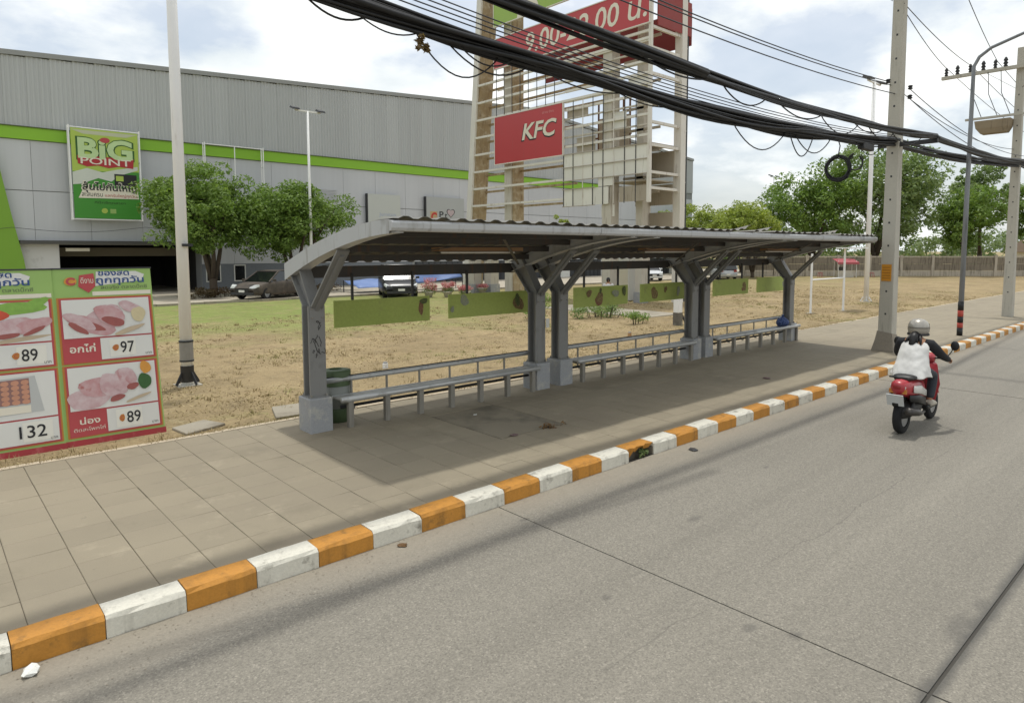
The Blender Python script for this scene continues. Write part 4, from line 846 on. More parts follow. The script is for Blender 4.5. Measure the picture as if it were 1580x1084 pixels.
# ================================================================== CABLES AND WIRES
def para(x0, x1, f, n=40): return [f(x) for x in np.linspace(x0, x1, n)]
def bundle(label, path_f, x0, x1, R_, ns, seed):
    b = thing('cable_bundle', label, 'cables', path_f(x0), group='black cable bundles over the pavement'); o0 = Vector(path_f(x0)); rr = random.Random(seed)
    for s in range(ns):
        rad = R_ * math.sqrt(rr.uniform(.0, 1)); a0 = rr.uniform(0, 6.28); tw = rr.uniform(-.25, .25); rc = rr.uniform(.012, .030); ph = rr.uniform(0, 6.28); sg = rr.uniform(-.015, .045)
        pts = []; xx = np.linspace(x0, x1, 56)
        for i, x in enumerate(xx):
            p = Vector(path_f(x)); a = a0 + tw * x + .5 * math.sin(x * .8 + ph); k = rad * (1 + .25 * math.sin(x * .9 + ph * 2)); t = (x - x0) / (x1 - x0)
            pts.append(p - o0 + Vector((0, k * math.cos(a), k * math.sin(a) - sg * abs(math.sin(x * .55 + ph)))))
        MB().tube(pts, rc, 5).build('cable', M_CABLE, b, smooth=True, fix=False)
    return b
lo = lambda x: (x, 6.08, 4.80 + .0058 * (x - 9.12) ** 2); up = lambda x: (x, 5.2, 4.92 + .0052 * (x - 9.8) ** 2)
b1 = bundle('thickest lower bundle of black cables sagging to the pole by the shelter', lo, -6.2, 17.35, .105, 29, 1)
b2 = bundle('upper bundle of black cables running to the end of the pole arm', up, -6.2, 17.35, .055, 13, 2)
lo2 = lambda x: (x, 6.1 + .0 * x, 5.17 - .12 * math.sin(math.pi * (x - 17.35) / 12.3) + .045 * (x - 17.35)); up2 = lambda x: (x, 5.2 + .06 * (x - 17.35), 5.2 - .14 * math.sin(math.pi * (x - 17.35) / 12.3) + .05 * (x - 17.35))
b3 = bundle('lower black cable bundle between the two concrete poles', lo2, 17.35, 29.65, .085, 14, 3); b4 = bundle('upper black cable bundle between the two concrete poles', up2, 17.35, 29.65, .06, 11, 4)
lo3 = lambda x: (x, 6.1, 5.72 - .3 * math.sin(math.pi * (x - 29.65) / 30)); b5 = bundle('black cable bundle running on beyond the far concrete pole', lo3, 29.65, 60, .10, 10, 5)
a2 = lambda x: (x, 5.75 - .09 * (x + 2), 5.22 - .03 * (x + 1) - .006 * (x - 3) ** 2); b6 = bundle('thin slanting cable bundle between the two main bundles', a2, -6.2, 7.5, .03, 5, 6)
# slack loops under the bundles
def loop(parent, x0, x1, f, drop, r=.011, yoff=0):
    o0 = Vector(parent.location); pts = []
    for t in np.linspace(0, 1, 14):
        x = x0 + (x1 - x0) * t; p = Vector(f(x)); pts.append(p - o0 + Vector((0, yoff * .6, -.035 - drop * math.sin(math.pi * t) ** .8)))
    MB().tube(pts, r, 5).build('slack_loop', M_CABLE, parent, smooth=True, fix=False)
for x0, x1, d in ((3.2, 4.1, .16), (3.9, 5.1, .40), (4.3, 5.6, .26), (4.4, 5.3, .2), (2.7, 3.5, .18), (6.9, 8.6, .12), (9.2, 10.2, .12), (10.1, 12.0, .42), (12.0, 13.0, .45), (12.3, 13.9, .35), (15.0, 16.6, .3), (5.5, 7.4, .14)): loop(b1, x0, x1, lo, d, random.uniform(.008, .013), random.uniform(-.06, .06))
for x0, x1, d in ((6.5, 8.0, .10), (8.4, 9.6, .18), (10.0, 11.5, .14), (11.4, 13.0, .25), (13.4, 14.8, .2), (14.6, 16.5, .22), (12.8, 14.2, .12)): loop(b2, x0, x1, up, d, random.uniform(.008, .012), random.uniform(-.04, .04))
# coil of spare cable
cl = thing('cable_coil', 'coil of spare black cable hanging under the lower bundle', 'cable coil', (14.1, 6.02, 4.62))
for k in range(9):
    r = .20 + .006 * k; ph = random.uniform(-.2, .2); q = random.uniform(-.05, .05)
    MB().tube([(-.38 * r * math.sin(a) + q * .3 + .02 * math.sin(a * 2 + k), r * math.sin(a) * .92 + random.uniform(-.012, .012) + q * .4, -.33 + r * math.cos(a) * 1.08 + ph * .1) for a in np.linspace(0, 2 * math.pi, 22)], .013, 5, cap=False).build('turn', M_CABLE, cl, smooth=True, fix=False)
for k in range(5):
    r = .13 + .010 * k; MB().tube([(.1 - .3 * r * math.sin(a), -.30 + r * math.sin(a) * .9 + .02 * math.sin(a + k), -.26 + r * math.cos(a) + .012 * k) for a in np.linspace(.2, 5.6, 18)], .011, 5).build('turn', M_CABLE, cl, smooth=True, fix=False)
MB().tube([(.0, 0, -.06), (.02, -.02, .12), (.05, .03, .24)], .012, 5).build('tie', M_CABLE, cl)
mb = MB().box((-.3, -.08, -.02), (.3, .06, .12)); o = mb.build('splice_box', M_DARK, None, bevel=.02, loc=(15.55, 6.05, 4.82)); tag(o, 'dark cable splice box strapped under the lower bundle by the pole', 'splice box')
NEST = (3.98, 5.95, 4.70)
# thin wires
def wire(label, a, b_, sag, r=.009, group='thin overhead wires'):
    a = Vector(a); b_ = Vector(b_); pts = []
    for t in np.linspace(0, 1, 24): p = a.lerp(b_, t); pts.append((p.x - a.x, p.y - a.y, p.z - a.z - sag * 4 * t * (1 - t)))
    o = MB().tube(pts, r, 5).build('overhead_wire', M_WIRE, None, smooth=True, fix=False, loc=tuple(a)); return tag(o, label, 'wire', group)
for k, dz in enumerate((.22, .30, .38, .46)):
    wire(['lowest', 'second', 'third', 'highest'][k] + ' thin wire just above the thick lower cable bundle', (-6.2, 6.1 + .03 * k, 6.1 + dz), (17.3, 6.05, 5.10 + dz * .5), .75, .008)
for k, (ya, za, yb, zb) in enumerate(((6.28, 6.62, 6.28, 6.62), (6.2, 6.52, 5.86, 6.42), (6.1, 6.30, 5.86, 6.20))):
    wire(['upper', 'middle', 'lower'][k] + ' wire of the three reaching the spool insulators from the left', (-6.2, ya, za + .5), (17.3, ya, za), .55, .011)
    wire(['upper', 'middle', 'lower'][k] + ' wire of the three leaving the spool insulators to the right', (17.5, yb, zb), (29.6, yb, zb - .35 - .1 * k), .35, .010)
for k, (ya, za, yb) in enumerate(((6.0, 8.25, 8.50), (5.98, 8.35, 7.72), (5.1, 9.3, 6.90))):
    nm = ['outermost', 'central', 'innermost'][k]
    wire(nm + ' high wire from the near pole to the far crossarm', (17.3, ya, za), (29.5, yb, 9.48), .12, .011); wire(nm + ' high wire running on from the far crossarm', (29.55, yb, 9.48), (62, yb + .2, 9.4), .8, .011)
for k, (ya, yb) in enumerate(((4.2, 5.2), (3.9, 4.3))): wire(['inner', 'outer'][k] + ' high wire on the road side of both crossarms', (17.18, ya, 9.45), (29.5, yb, 9.45), .25, .011)

# ================================================================== TREES AND PLANTS
def leaf_mat(name, c0, c1, c2):
    b = NB(name); ri = b.n('ShaderNodeNewGeometry').outputs['Random Per Island']
    c = b.mix(ri, hexl(c0), hexl(c1)); c = b.mix(b.ramp(b.noise(.7, 4), .45, .65, 0, .7), c, hexl(c2)); b.fin(c, .55, spec=.35)
    tr = b.n('ShaderNodeBsdfTranslucent'); b.l(b.mix(1, c, (1.2, 1.25, .7), 'MULTIPLY'), tr.inputs[0]); ms = b.n('ShaderNodeMixShader'); ms.inputs[0].default_value = .36
    b.l(b.b.outputs[0], ms.inputs[1]); b.l(tr.outputs[0], ms.inputs[2]); b.l(ms.outputs[0], b.o.inputs[0]); return b.m
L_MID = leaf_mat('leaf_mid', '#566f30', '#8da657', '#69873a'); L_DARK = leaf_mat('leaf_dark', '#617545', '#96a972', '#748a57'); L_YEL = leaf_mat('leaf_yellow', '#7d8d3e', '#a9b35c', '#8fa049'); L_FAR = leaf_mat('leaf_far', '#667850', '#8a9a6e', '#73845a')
M_BARK = mat('bark', '#4f4438', .9, .25, 6, fine=25, bump=.6, bscale=20)
def leaves(centers, rad, per, size, seed, flatness=.75):
    """leaf quads gathered round clump centres: returns V, F arrays"""
    g_ = np.random.default_rng(seed); n = len(centers) * per
    c = np.repeat(np.array(centers), per, 0); rr = np.repeat(np.array(rad), per)[:, None]
    d = g_.normal(0, 1, (n, 3)); d /= np.linalg.norm(d, axis=1)[:, None] + 1e-9
    p = c + d * rr * (g_.uniform(.25, 1, (n, 1)) ** .5) * np.array([1, 1, flatness])
    nrm = d * .5 + g_.normal(0, .6, (n, 3)) + np.array([0, 0, .55]); nrm /= np.linalg.norm(nrm, axis=1)[:, None]
    t = np.cross(nrm, g_.normal(0, 1, (n, 3))); t /= np.linalg.norm(t, axis=1)[:, None] + 1e-9; bt = np.cross(nrm, t)
    L = size * g_.uniform(.6, 1.35, (n, 1)); w = L * .42
    V = np.stack([p - t * L * .5, p + bt * w * .5 - nrm * L * .06, p + t * L * .5, p - bt * w * .5 - nrm * L * .06], 1).reshape(-1, 3)
    return V, np.arange(n * 4).reshape(-1, 4)
def tree(name, label, x, y, crown, lm, seed, clumps=110, per=110, size=.2, stems=3, z0=.1, trunk_r=.18, group=None, fork=1.0, cat='tree', cr=.2):
    """crown = (rx, ry, zlow, zhigh, dx, dy)"""
    rr = random.Random(seed); rx, ry, zl, zh, cx, cy = crown; zc = (zl + zh) / 2; rz = (zh - zl) / 2
    t = thing(name, label, cat, (x, y, z0), group=group)
    cen = []; rad = []
    lobes = [(rr.uniform(-.5, .5), rr.uniform(-.5, .5), rr.uniform(-.35, .45), rr.uniform(.45, .72)) for _ in range(9)]
    while len(cen) < clumps:
        lx, ly, lz, lr = rr.choice(lobes); a = rr.uniform(0, 6.28); u = rr.uniform(-1, 1); s = math.sqrt(1 - u * u); k = lr * rr.uniform(.55, 1.05)
        px, py, pz = lx + k * s * math.cos(a), ly + k * s * math.sin(a), lz + k * u * .9
        if px * px + py * py + pz * pz > 1.12 or pz < -.9 - .1 * rr.random(): continue
        cen.append((cx + px * rx, cy + py * ry, zc + pz * rz)); rad.append(rr.uniform(.6, 1.25) * cr * (rx + ry + rz) / 3)
    V, F = leaves(cen, rad, per, size, seed); arr_mesh('crown', V, F, lm, t)
    mb = MB()
    for s in range(stems):
        a = 6.28 * s / stems + rr.uniform(-.4, .4); sp = rr.uniform(.25, .5)
        base = Vector((.06 * math.cos(a), .06 * math.sin(a), fork * rr.uniform(.6, 1.0))); tip = Vector((cx + rx * sp * math.cos(a), cy + ry * sp * math.sin(a), zc + rz * rr.uniform(-.1, .4)))
        mid = base.lerp(tip, .5) + Vector((rr.uniform(-.2, .2), rr.uniform(-.2, .2), .25)); r = trunk_r * (.75 if stems > 1 else 1)
        mb.tube([base, base.lerp(mid, .5) + Vector((.04, .03, 0)), mid, tip], [r, r * .75, r * .55, r * .18], 7)
        for b_ in range(4):
            c = Vector(rr.choice(cen)); st = mid.lerp(tip, rr.uniform(0, .8)); mb.tube([st, st.lerp(c, .5) + Vector((0, 0, .15)), c], [r * .32, r * .2, r * .06], 5)
    mb.tube([(0, 0, -.1), (.03, 0, .35 * fork), (0, .02, fork)], [trunk_r * 1.35, trunk_r * 1.05, trunk_r * .95], 9)
    mb.build('trunk', M_BARK, t, smooth=True)
    return t
tree('round_tree', 'left round crowned tree before the store, behind the white pole', 12.2, 39.2, (3.6, 3.0, 1.9, 7.6, .0, 0), L_MID, 11, 235, 120, .21, 4, .1, .2, 'round trees before the store', 1.1)
tree('round_tree', 'right round crowned tree before the store, over the dusty car', 16.6, 39.0, (4.4, 3.0, 1.8, 7.0, .5, 0), L_MID, 12, 260, 120, .21, 4, .1, .2, 'round trees before the store', 1.0)
tree('broad_tree', 'tall light green tree left of the dark tree beyond the lawn', 67.0, 31.0, (5.2, 5.2, 2.0, 11.4, 0, 0), L_MID, 21, 165, 95, .36, 3, 0, .28, 'trees along the far wall', 2.2)
tree('broad_tree', 'largest dark green tree beyond the lawn behind the concrete pole', 71.8, 26.6, (6.2, 6.2, 1.6, 13.6, .3, 0), L_DARK, 22, 205, 95, .38, 3, 0, .34, 'trees along the far wall', 2.4)
tree('broad_tree', 'medium tree behind the slim lamp post, beyond the lawn', 75.9, 19.6, (3.7, 3.7, 1.0, 9.8, 0, 0), L_MID, 23, 135, 95, .32, 2, 0, .26, 'trees along the far wall', 2.0)
tree('broad_tree', 'dark sparse tree behind the lamp post tree', 84.5, 20.5, (3.2, 3.2, 4.5, 12.0, 0, 0), L_DARK, 24, 80, 90, .34, 2, 0, .24, 'trees along the far wall', 2.5)
tree('broad_tree', 'green tree cut by the right edge of the picture', 80.6, 14.2, (3.6, 3.4, 1.8, 10.2, 0, 0), L_MID, 25, 170, 95, .32, 2, 0, .25, 'trees along the far wall', 2.0)
tree('low_tree', 'yellow green low tree right of the sign tower, nearest', 56.8, 31.8, (3.9, 3.6, 1.8, 7.2, 0, .6), L_YEL, 31, 180, 95, .28, 4, .0, .16, 'yellow green trees by the car park', .8)
tree('low_tree', 'yellow green low tree right of the sign tower, against the store corner', 60.5, 41.0, (4.2, 3.8, 1.4, 7.8, 0, 0), L_YEL, 32, 180, 95, .28, 4, .0, .16, 'yellow green trees by the car park', .8)
tree('low_tree', 'yellow green low tree between the store corner and the broad trees', 68.5, 39.8, (4.4, 3.6, 1.6, 8.2, 0, 0), L_YEL, 33, 190, 95, .28, 4, .0, .16, 'yellow green trees by the car park', .8)
tree('small_bushy_tree', 'small bushy tree showing over the shelter roof before the tower', 31.9, 32.2, (1.15, 1.1, 2.9, 4.9, 0, 0), L_YEL, 41, 40, 90, .14, 2, .1, .09, None, 1.6)
# far belt of trees that reads as one mass
cen = []; rad = []
rr = random.Random(5)
for k in range(1100):
    s = rr.uniform(-70, 190); d = rr.uniform(0, 18); top = 6.6 + 1.6 * math.sin(s * .11) + 1.3 * math.sin(s * .31 + 1)
    cen.append((84 + .728 * (s - 60) + .685 * d, 44 - .685 * (s - 60) + .728 * d, rr.uniform(.8, max(1.5, top)))); rad.append(rr.uniform(1.0, 1.9))
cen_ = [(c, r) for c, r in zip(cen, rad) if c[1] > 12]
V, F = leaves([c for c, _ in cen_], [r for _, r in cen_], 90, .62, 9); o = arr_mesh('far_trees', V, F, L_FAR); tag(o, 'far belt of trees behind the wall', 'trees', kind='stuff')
# hedge, flower beds and pots
STRAW = leaf_mat('straw', '#6b5a40', '#94805c', '#7d6a4b')
V, F = leaves([(random.uniform(-.09, .09), random.uniform(-.04, .04), random.uniform(-.06, .06)) for _ in range(6)], [.035] * 6, 40, .05, 4); o = arr_mesh('dry_nest', V, F, STRAW); o.location = NEST; tag(o, 'tuft of dry straw caught on the thick cable bundle', 'straw tuft')
def bush(name, label, x, y, pts, r, per, size, lm, seed, z0=.12, group=None, cat='bush'):
    t = thing(name, label, cat, (x, y, z0), group=group); V, F = leaves(pts, [r] * len(pts), per, size, seed); arr_mesh('foliage', V, F, lm, t)
    mb = MB()
    for p in pts[::2]: mb.tube([(p[0] * .8, p[1] * .8, -.05), (p[0], p[1], p[2])], [.02, .008], 5)
    mb.build('stems', M_BARK, t); return t
rr = random.Random(3)
bush('hedge', 'low clipped dark hedge under the hanging adverts of the second bay', 18.4, 16.4, [(rr.uniform(-1, 1), rr.uniform(-.5, .5) - .4 * 0, rr.uniform(.15, .5)) for _ in range(26)], .25, 70, .09, L_DARK, 51)
bush('hedge', 'dark shrub behind the first forked pair of posts', 16.2, 17.6, [(rr.uniform(-.6, .6), rr.uniform(-.4, .4), rr.uniform(.2, .8)) for _ in range(16)], .25, 70, .09, L_MID, 52)
bush('hedge', 'small shrub beside the white stub post', 17.9, 14.3, [(rr.uniform(-.5, .4), rr.uniform(-.3, .3), rr.uniform(.12, .4)) for _ in range(9)], .18, 60, .08, L_MID, 53)
bd = bush('flower_bed', 'dark planting bed under the left round tree', 12.5, 37.6, [(rr.uniform(-2.2, 2.4), rr.uniform(-.8, .9), rr.uniform(.1, .4)) for _ in range(40)], .3, 60, .12, leaf_mat('bed_leaf', '#4a4230', '#6b5a40', '#5a3a30'), 54)
bd = bush('flower_bed', 'dark planting bed under the right round tree', 17.0, 37.4, [(rr.uniform(-2.2, 1.6), rr.uniform(-.8, .9), rr.uniform(.1, .4)) for _ in range(34)], .3, 60, .12, bpy.data.materials['bed_leaf'], 55)
PINK = leaf_mat('pink_petals', '#b06a74', '#d79aa2', '#c07880')
for i, (x, y, lb) in enumerate(((19.9, 29.7, 'largest pink flowering pot plant right of the black car'), (20.75, 29.2, 'middle pink flowering pot plant beside the blue sheet'), (21.5, 28.6, 'low pink flowering pot plant nearest the tower pillars'), (24.2, 30.6, 'pink flowering plant between the two tower pillars'))):
    t = thing('potted_flowers', lb, 'flower pot', (x, y, .13), group='pink potted flowers'); MB().lathe([(.16, 0), (.24, .26), (.27, .27), (.26, .32), (.2, .30)], 14).build('pot', M_TCONC, t, smooth=True)
    pts = [(rr.uniform(-.38, .38), rr.uniform(-.3, .3), rr.uniform(.42, .95 - .18 * i)) for _ in range(16)]; V, F = leaves(pts, [.17] * 16, 50, .085, 60 + i); arr_mesh('blooms', V, F, PINK, t); V, F = leaves([(p[0] * .8, p[1] * .8, p[2] * .6) for p in pts], [.16] * 16, 26, .09, 70 + i); arr_mesh('foliage', V, F, L_DARK, t)

# weeds in the broken kerb, dry leaves and litter
t = bush('weeds', 'green weeds growing in the broken kerb block', 6.72, 5.22, [(rr.uniform(-.13, .06), rr.uniform(-.06, .03), rr.uniform(.0, .07)) for _ in range(8)], .045, 30, .03, L_DARK, 81, .02, cat='weeds')
t = bush('dry_leaves', 'heap of dry brown leaves before the concrete cover', 6.60, 6.60, [(rr.uniform(-.35, .4), rr.uniform(-.05, .1), .005) for _ in range(9)], .06, 14, .045, leaf_mat('dead_leaf', '#6b5034', '#8a6b48', '#5a4430'), 82, .155, cat='leaves')
def crumple(name, label, x, y, z, s, m, seed, fl=.45):
    r_ = random.Random(seed); mb = MB(); rings = []
    for i in range(5):
        u = i / 4; w = s * (.75 + .35 * math.sin(math.pi * u)); rings.append([(s * 2.2 * (u - .5) + r_.uniform(-.2, .2) * s, w * math.cos(a) * r_.uniform(.7, 1.1), max(0.002, s * fl * (1 + math.sin(a)) * r_.uniform(.5, 1.1))) for a in np.linspace(0, 6.28, 8)[:-1]])
    o = mb.loft(rings).build(name, m, None, loc=(x, y, z)); o.rotation_euler = (0, 0, r_.uniform(0, 3)); return tag(o, label, 'litter')
crumple('paper_litter', 'crumpled white paper scrap in the gutter at lower left', .42, 5.03, .002, .045, M_WHITE, 1)
crumple('paper_litter', 'tiny white scrap on the shaded pavement before the near bench', 6.05, 7.85, .152, .022, M_WHITE, 2)
crumple('leaf_litter', 'dark flattened scrap on the road beyond the broken kerb', 7.35, 4.90, .002, .05, M_DARK, 3, .2)
crumple('leaf_litter', 'dark leaf scrap on the shaded pavement before the cover slab', 5.75, 6.62, .154, .05, SHADOWP, 4, .2)
crumple('leaf_litter', 'brown leaf scraps in the gutter by the white kerb block', 3.05, 5.02, .002, .035, bpy.data.materials['dead_leaf'], 5, .3)
crumple('leaf_litter', 'dark scrap on the pavement joint in the middle of the shade', 11.9, 6.3, .152, .06, SHADOWP, 6, .2)

N = 2600; q = rng.random(N) ** 1.6; gx = rng.uniform(-.5, 22, N); gy = 5.13 - .55 * q; sz = rng.uniform(.002, .006, N); a = rng.uniform(0, 6.28, N)
V = np.empty((N, 4, 3))
for j in range(4): V[:, j] = np.c_[gx + sz * np.cos(a + j * 1.57) * (1 + .4 * (j % 2)), gy + sz * np.sin(a + j * 1.57), .003 + sz * rng.uniform(.1, .7, N)]
o = arr_mesh('gutter_grit', V.reshape(-1, 3), np.arange(N * 4).reshape(-1, 4), mat('grit', '#857b6c', .9, .4, 30)); tag(o, 'sand grit and crumbs lying along the kerb', 'grit', kind='stuff')
N = 9000; gx = rng.uniform(-1, 30, N); gy = 9.50 + np.abs(rng.normal(0, .09, N)); h = rng.uniform(.02, .07, N); a = rng.uniform(0, 6.28, N); w = .005
ck = np.sin(gx * 2.1) + np.sin(gx * 5.3 + 1) + np.sin(gx * .7) > -.4; gx, gy, h, a = gx[ck], gy[ck], h[ck], a[ck]; N = len(gx); ln = rng.normal(0, .035, (N, 2)) - np.array([0, .02])
V = np.empty((N, 3, 3)); V[:, 0] = np.c_[gx - w * np.cos(a), gy - w * np.sin(a), np.full(N, .13)]; V[:, 1] = np.c_[gx + w * np.cos(a), gy + w * np.sin(a), np.full(N, .13)]; V[:, 2] = np.c_[gx + ln[:, 0], gy + ln[:, 1], .14 + h]
o = arr_mesh('verge_grass', V.reshape(-1, 3), np.arange(N * 3).reshape(-1, 3), bpy.data.materials['dry_blades']); tag(o, 'ragged dry grass fringe over the pavement edging', 'grass', kind='stuff')

K = 1500; cx_ = rng.uniform(0, 42, K); cy_ = 9.75 + 15 * rng.power(.8, K); ok_ = (cx_ > cy_ * .05) & ~((cx_ > 19.3) & (cx_ < 22.2) & (cy_ > 14.8)); cx_, cy_ = cx_[ok_], cy_[ok_]; K = len(cx_); nb = 16; N = K * nb
bx_ = np.repeat(cx_, nb) + rng.normal(0, .05, N); by_ = np.repeat(cy_, nb) + rng.normal(0, .05, N); h = rng.uniform(.03, .085, N) * np.repeat(rng.uniform(.5, 1.3, K), nb); a = rng.uniform(0, 6.28, N); w = .006 * (1 + (by_ - 9) / 12); ln = rng.normal(0, .05, (N, 2))
V = np.empty((N, 3, 3)); V[:, 0] = np.c_[bx_ - w * np.cos(a), by_ - w * np.sin(a), np.full(N, .11)]; V[:, 1] = np.c_[bx_ + w * np.cos(a), by_ + w * np.sin(a), np.full(N, .11)]; V[:, 2] = np.c_[bx_ + ln[:, 0], by_ + ln[:, 1], .12 + h]
o = arr_mesh('grass_tufts', V.reshape(-1, 3), np.arange(N * 3).reshape(-1, 3), bpy.data.materials['dry_blades']); tag(o, 'taller dry tufts standing in the mown lawn', 'grass', kind='stuff')

# markers and stub posts on the lawn
sp_ = thing('stub_post', 'short white concrete stub post with a dark foot on the lawn', 'post', (18.55, 13.05, .12)); MB().box((-.11, -.11, .42), (.11, .11, 1.22)).build('shaft', M_WHITEP, sp_, bevel=.02); MB().box((-.115, -.115, 0), (.115, .115, .42)).build('foot', mat('stub_foot', '#6a655c', .8, .3, 8, dirt='#cbc8be'), sp_); MB().beam((.1, -.02, .45), (.42, -.05, .02), .05, .05).build('brace', M_DARK, sp_)
for i, (x, y, m_, lb) in enumerate(((7.2, 12.4, M_WHITEP, 'tiny white marker stake in the dry grass behind the near bench'), (15.0, 12.2, mat('marker_orange', '#b08a62', .7, .2, 8), 'tiny tan marker stone in the grass behind the middle bench'))):
    t = thing('marker', lb, 'marker', (x, y, .11)); MB().box((-.05, -.035, 0), (.05, .035, .13)).build('stone', m_, t, bevel=.008); MB().box((-.035, -.025, .131), (.035, .025, .16)).build('cap', M_PED, t)
ng = thing('pipe_gantry', 'open white pipe frame standing on the lawn behind the shelter end', 'gantry', (25.9, 11.95, .12))
for x, y, h in ((0, 0, 2.35), (2.1, -.4, 2.55)): MB().tube([(x, y, 0), (x, y, h)], .045, 8).build('post', M_WHITEP, ng); MB().box((x - .2, y - .12, -.03), (x + .2, y + .12, .015)).build('foot', M_SLAB, ng)
MB().tube([(0, 0, 1.32), (2.1, -.4, 1.36)], .028, 8).build('rail', M_WHITEP, ng); MB().box((1.7, -.9, 2.55), (3.2, -.2, 2.60)).build('top_plate', M_WHITEP, ng)

# ================================================================== FAR WALL, STALL, HOUSES
wl = thing('boundary_wall', 'weathered concrete panel wall beyond the lawn', 'wall', (0, 0, 0))
WP0 = mat('wall_panel_weathered', '#b6ac9b', .85, .15, .8, streak='#5f574a', sfac=(.5, .75), objrand=.08); WP1 = mat('wall_panel_dark', '#857b6b', .85, .2, .8, streak='#4f483e', sfac=(.48, .72), objrand=.08)
P0 = Vector((58.9, 33.9, 0)); P1 = Vector((83.2, 11.0, 0)); L_ = (P1 - P0).length; n = 11; d = (P1 - P0).normalized(); rz = math.atan2(d.y, d.x); w = L_ / n
o = MB().box((.14, -.05, 0), (w - .14, .05, .60)).build('tmp', WP0); PL = o.data; bpy.data.objects.remove(o); PD = PL.copy(); PD.materials.clear(); PD.materials.append(WP1)
o = MB().box((-.13, -.13, 0), (.13, .13, 2.15)).build('tmp', WP0, bevel=.02); PO = o.data; bpy.data.objects.remove(o)
o = MB().box((.14, -.09, 0), (w - .14, .09, .14)).build('tmp', WP0); CP = o.data; bpy.data.objects.remove(o)
for k in range(n):
    p = P0 + d * (w * k)
    for j in range(3): inst((PL, PD, PD)[j] if j < 2 else PD, 'wall_panel', wl, (p.x, p.y, .05 + j * .62), (0, 0, rz))
    inst(CP, 'coping', wl, (p.x, p.y, 1.91), (0, 0, rz)); inst(PO, 'wall_post', wl, (p.x, p.y, 0), (0, 0, rz))
inst(PO, 'wall_post', wl, tuple(P1), (0, 0, rz))
for k in range(12):
    for j in range(3): inst((PL, PD, PD)[j], 'wall_panel', wl, (P1.x + k * w, P1.y, .05 + j * .62))
    inst(CP, 'coping', wl, (P1.x + k * w, P1.y, 1.91)); inst(PO, 'wall_post', wl, (P1.x + (k + 1) * w, P1.y, 0))
st = thing('market_stall', 'small stall with a red awning before the far wall', 'stall', (63.2, 26.0, .1), (0, 0, rz)); st.scale = (.75, .75, .85); AW = mat('awning_red', '#a5545a', .7, .15, 4)
for x in (-1.1, 1.1):
    for y in (-.6, .6): MB().tube([(x, y, 0), (x, y, 1.9)], .03, 6).build('post', M_WHITEP, st)
MB().loft([[(-1.3, -.9, 1.62), (1.3, -.9, 1.62), (1.3, -.9, 1.66), (-1.3, -.9, 1.66)], [(-1.3, .75, 2.0), (1.3, .75, 2.0), (1.3, .75, 2.04), (-1.3, .75, 2.04)]]).build('awning', AW, st); MB().box((-1.3, -.92, 1.45), (1.3, -.902, 1.64)).build('valance', AW, st)
MB().box((-1.0, -.4, 0), (.9, .4, .75)).build('counter', M_TCONC, st); MB().box((-.8, -.3, .751), (-.1, .2, 1.15)).build('glass_case', M_GLASS, st)
for i, (x, lb) in enumerate(((61.6, 'left red plastic stool by the stall'), (65.0, 'right red plastic stool by the stall'))):
    s_ = thing('plastic_stool', lb, 'stool', (x, 27.6 - i * 3.3, .1)); MB().box((-.16, -.16, .42), (.16, .16, .46)).build('seat', AW, s_)
    for a in (-1, 1):
        for b_ in (-1, 1): MB().beam((a * .13, b_ * .13, .42), (a * .19, b_ * .19, 0), .04, .03).build('leg', AW, s_)
def house(label, x, y, rz_, w, dp, h, roofm, wallm):
    t = thing('house', label, 'house', (x, y, 0), (0, 0, rz_), 'houses behind the far wall'); MB().box((-w / 2, -dp / 2, 0), (w / 2, dp / 2, h)).build('wall', wallm, t)
    MB().prism([(-dp / 2 - .5, h), (dp / 2 + .5, h), (0, h + dp * .28)], -w / 2 - .4, w / 2 + .4, 'x').build('roof', roofm, t)
    for k in (-1, 1): MB().box((k * w * .25 - .5, -dp / 2 - .03, h * .4), (k * w * .25 + .5, -dp / 2 - .001, h * .8)).build('window', M_GLASS, t)
    MB().box((-.45, -dp / 2 - .03, 0), (.45, -dp / 2 - .001, 2.0)).build('door', M_RUST, t)
house('low house with a pale tiled roof between the right trees', 97, 16.5, R(-43), 6, 5, 2.4, mat('roof_tile', '#a39184', .8, .15, 1), M_CREAM)

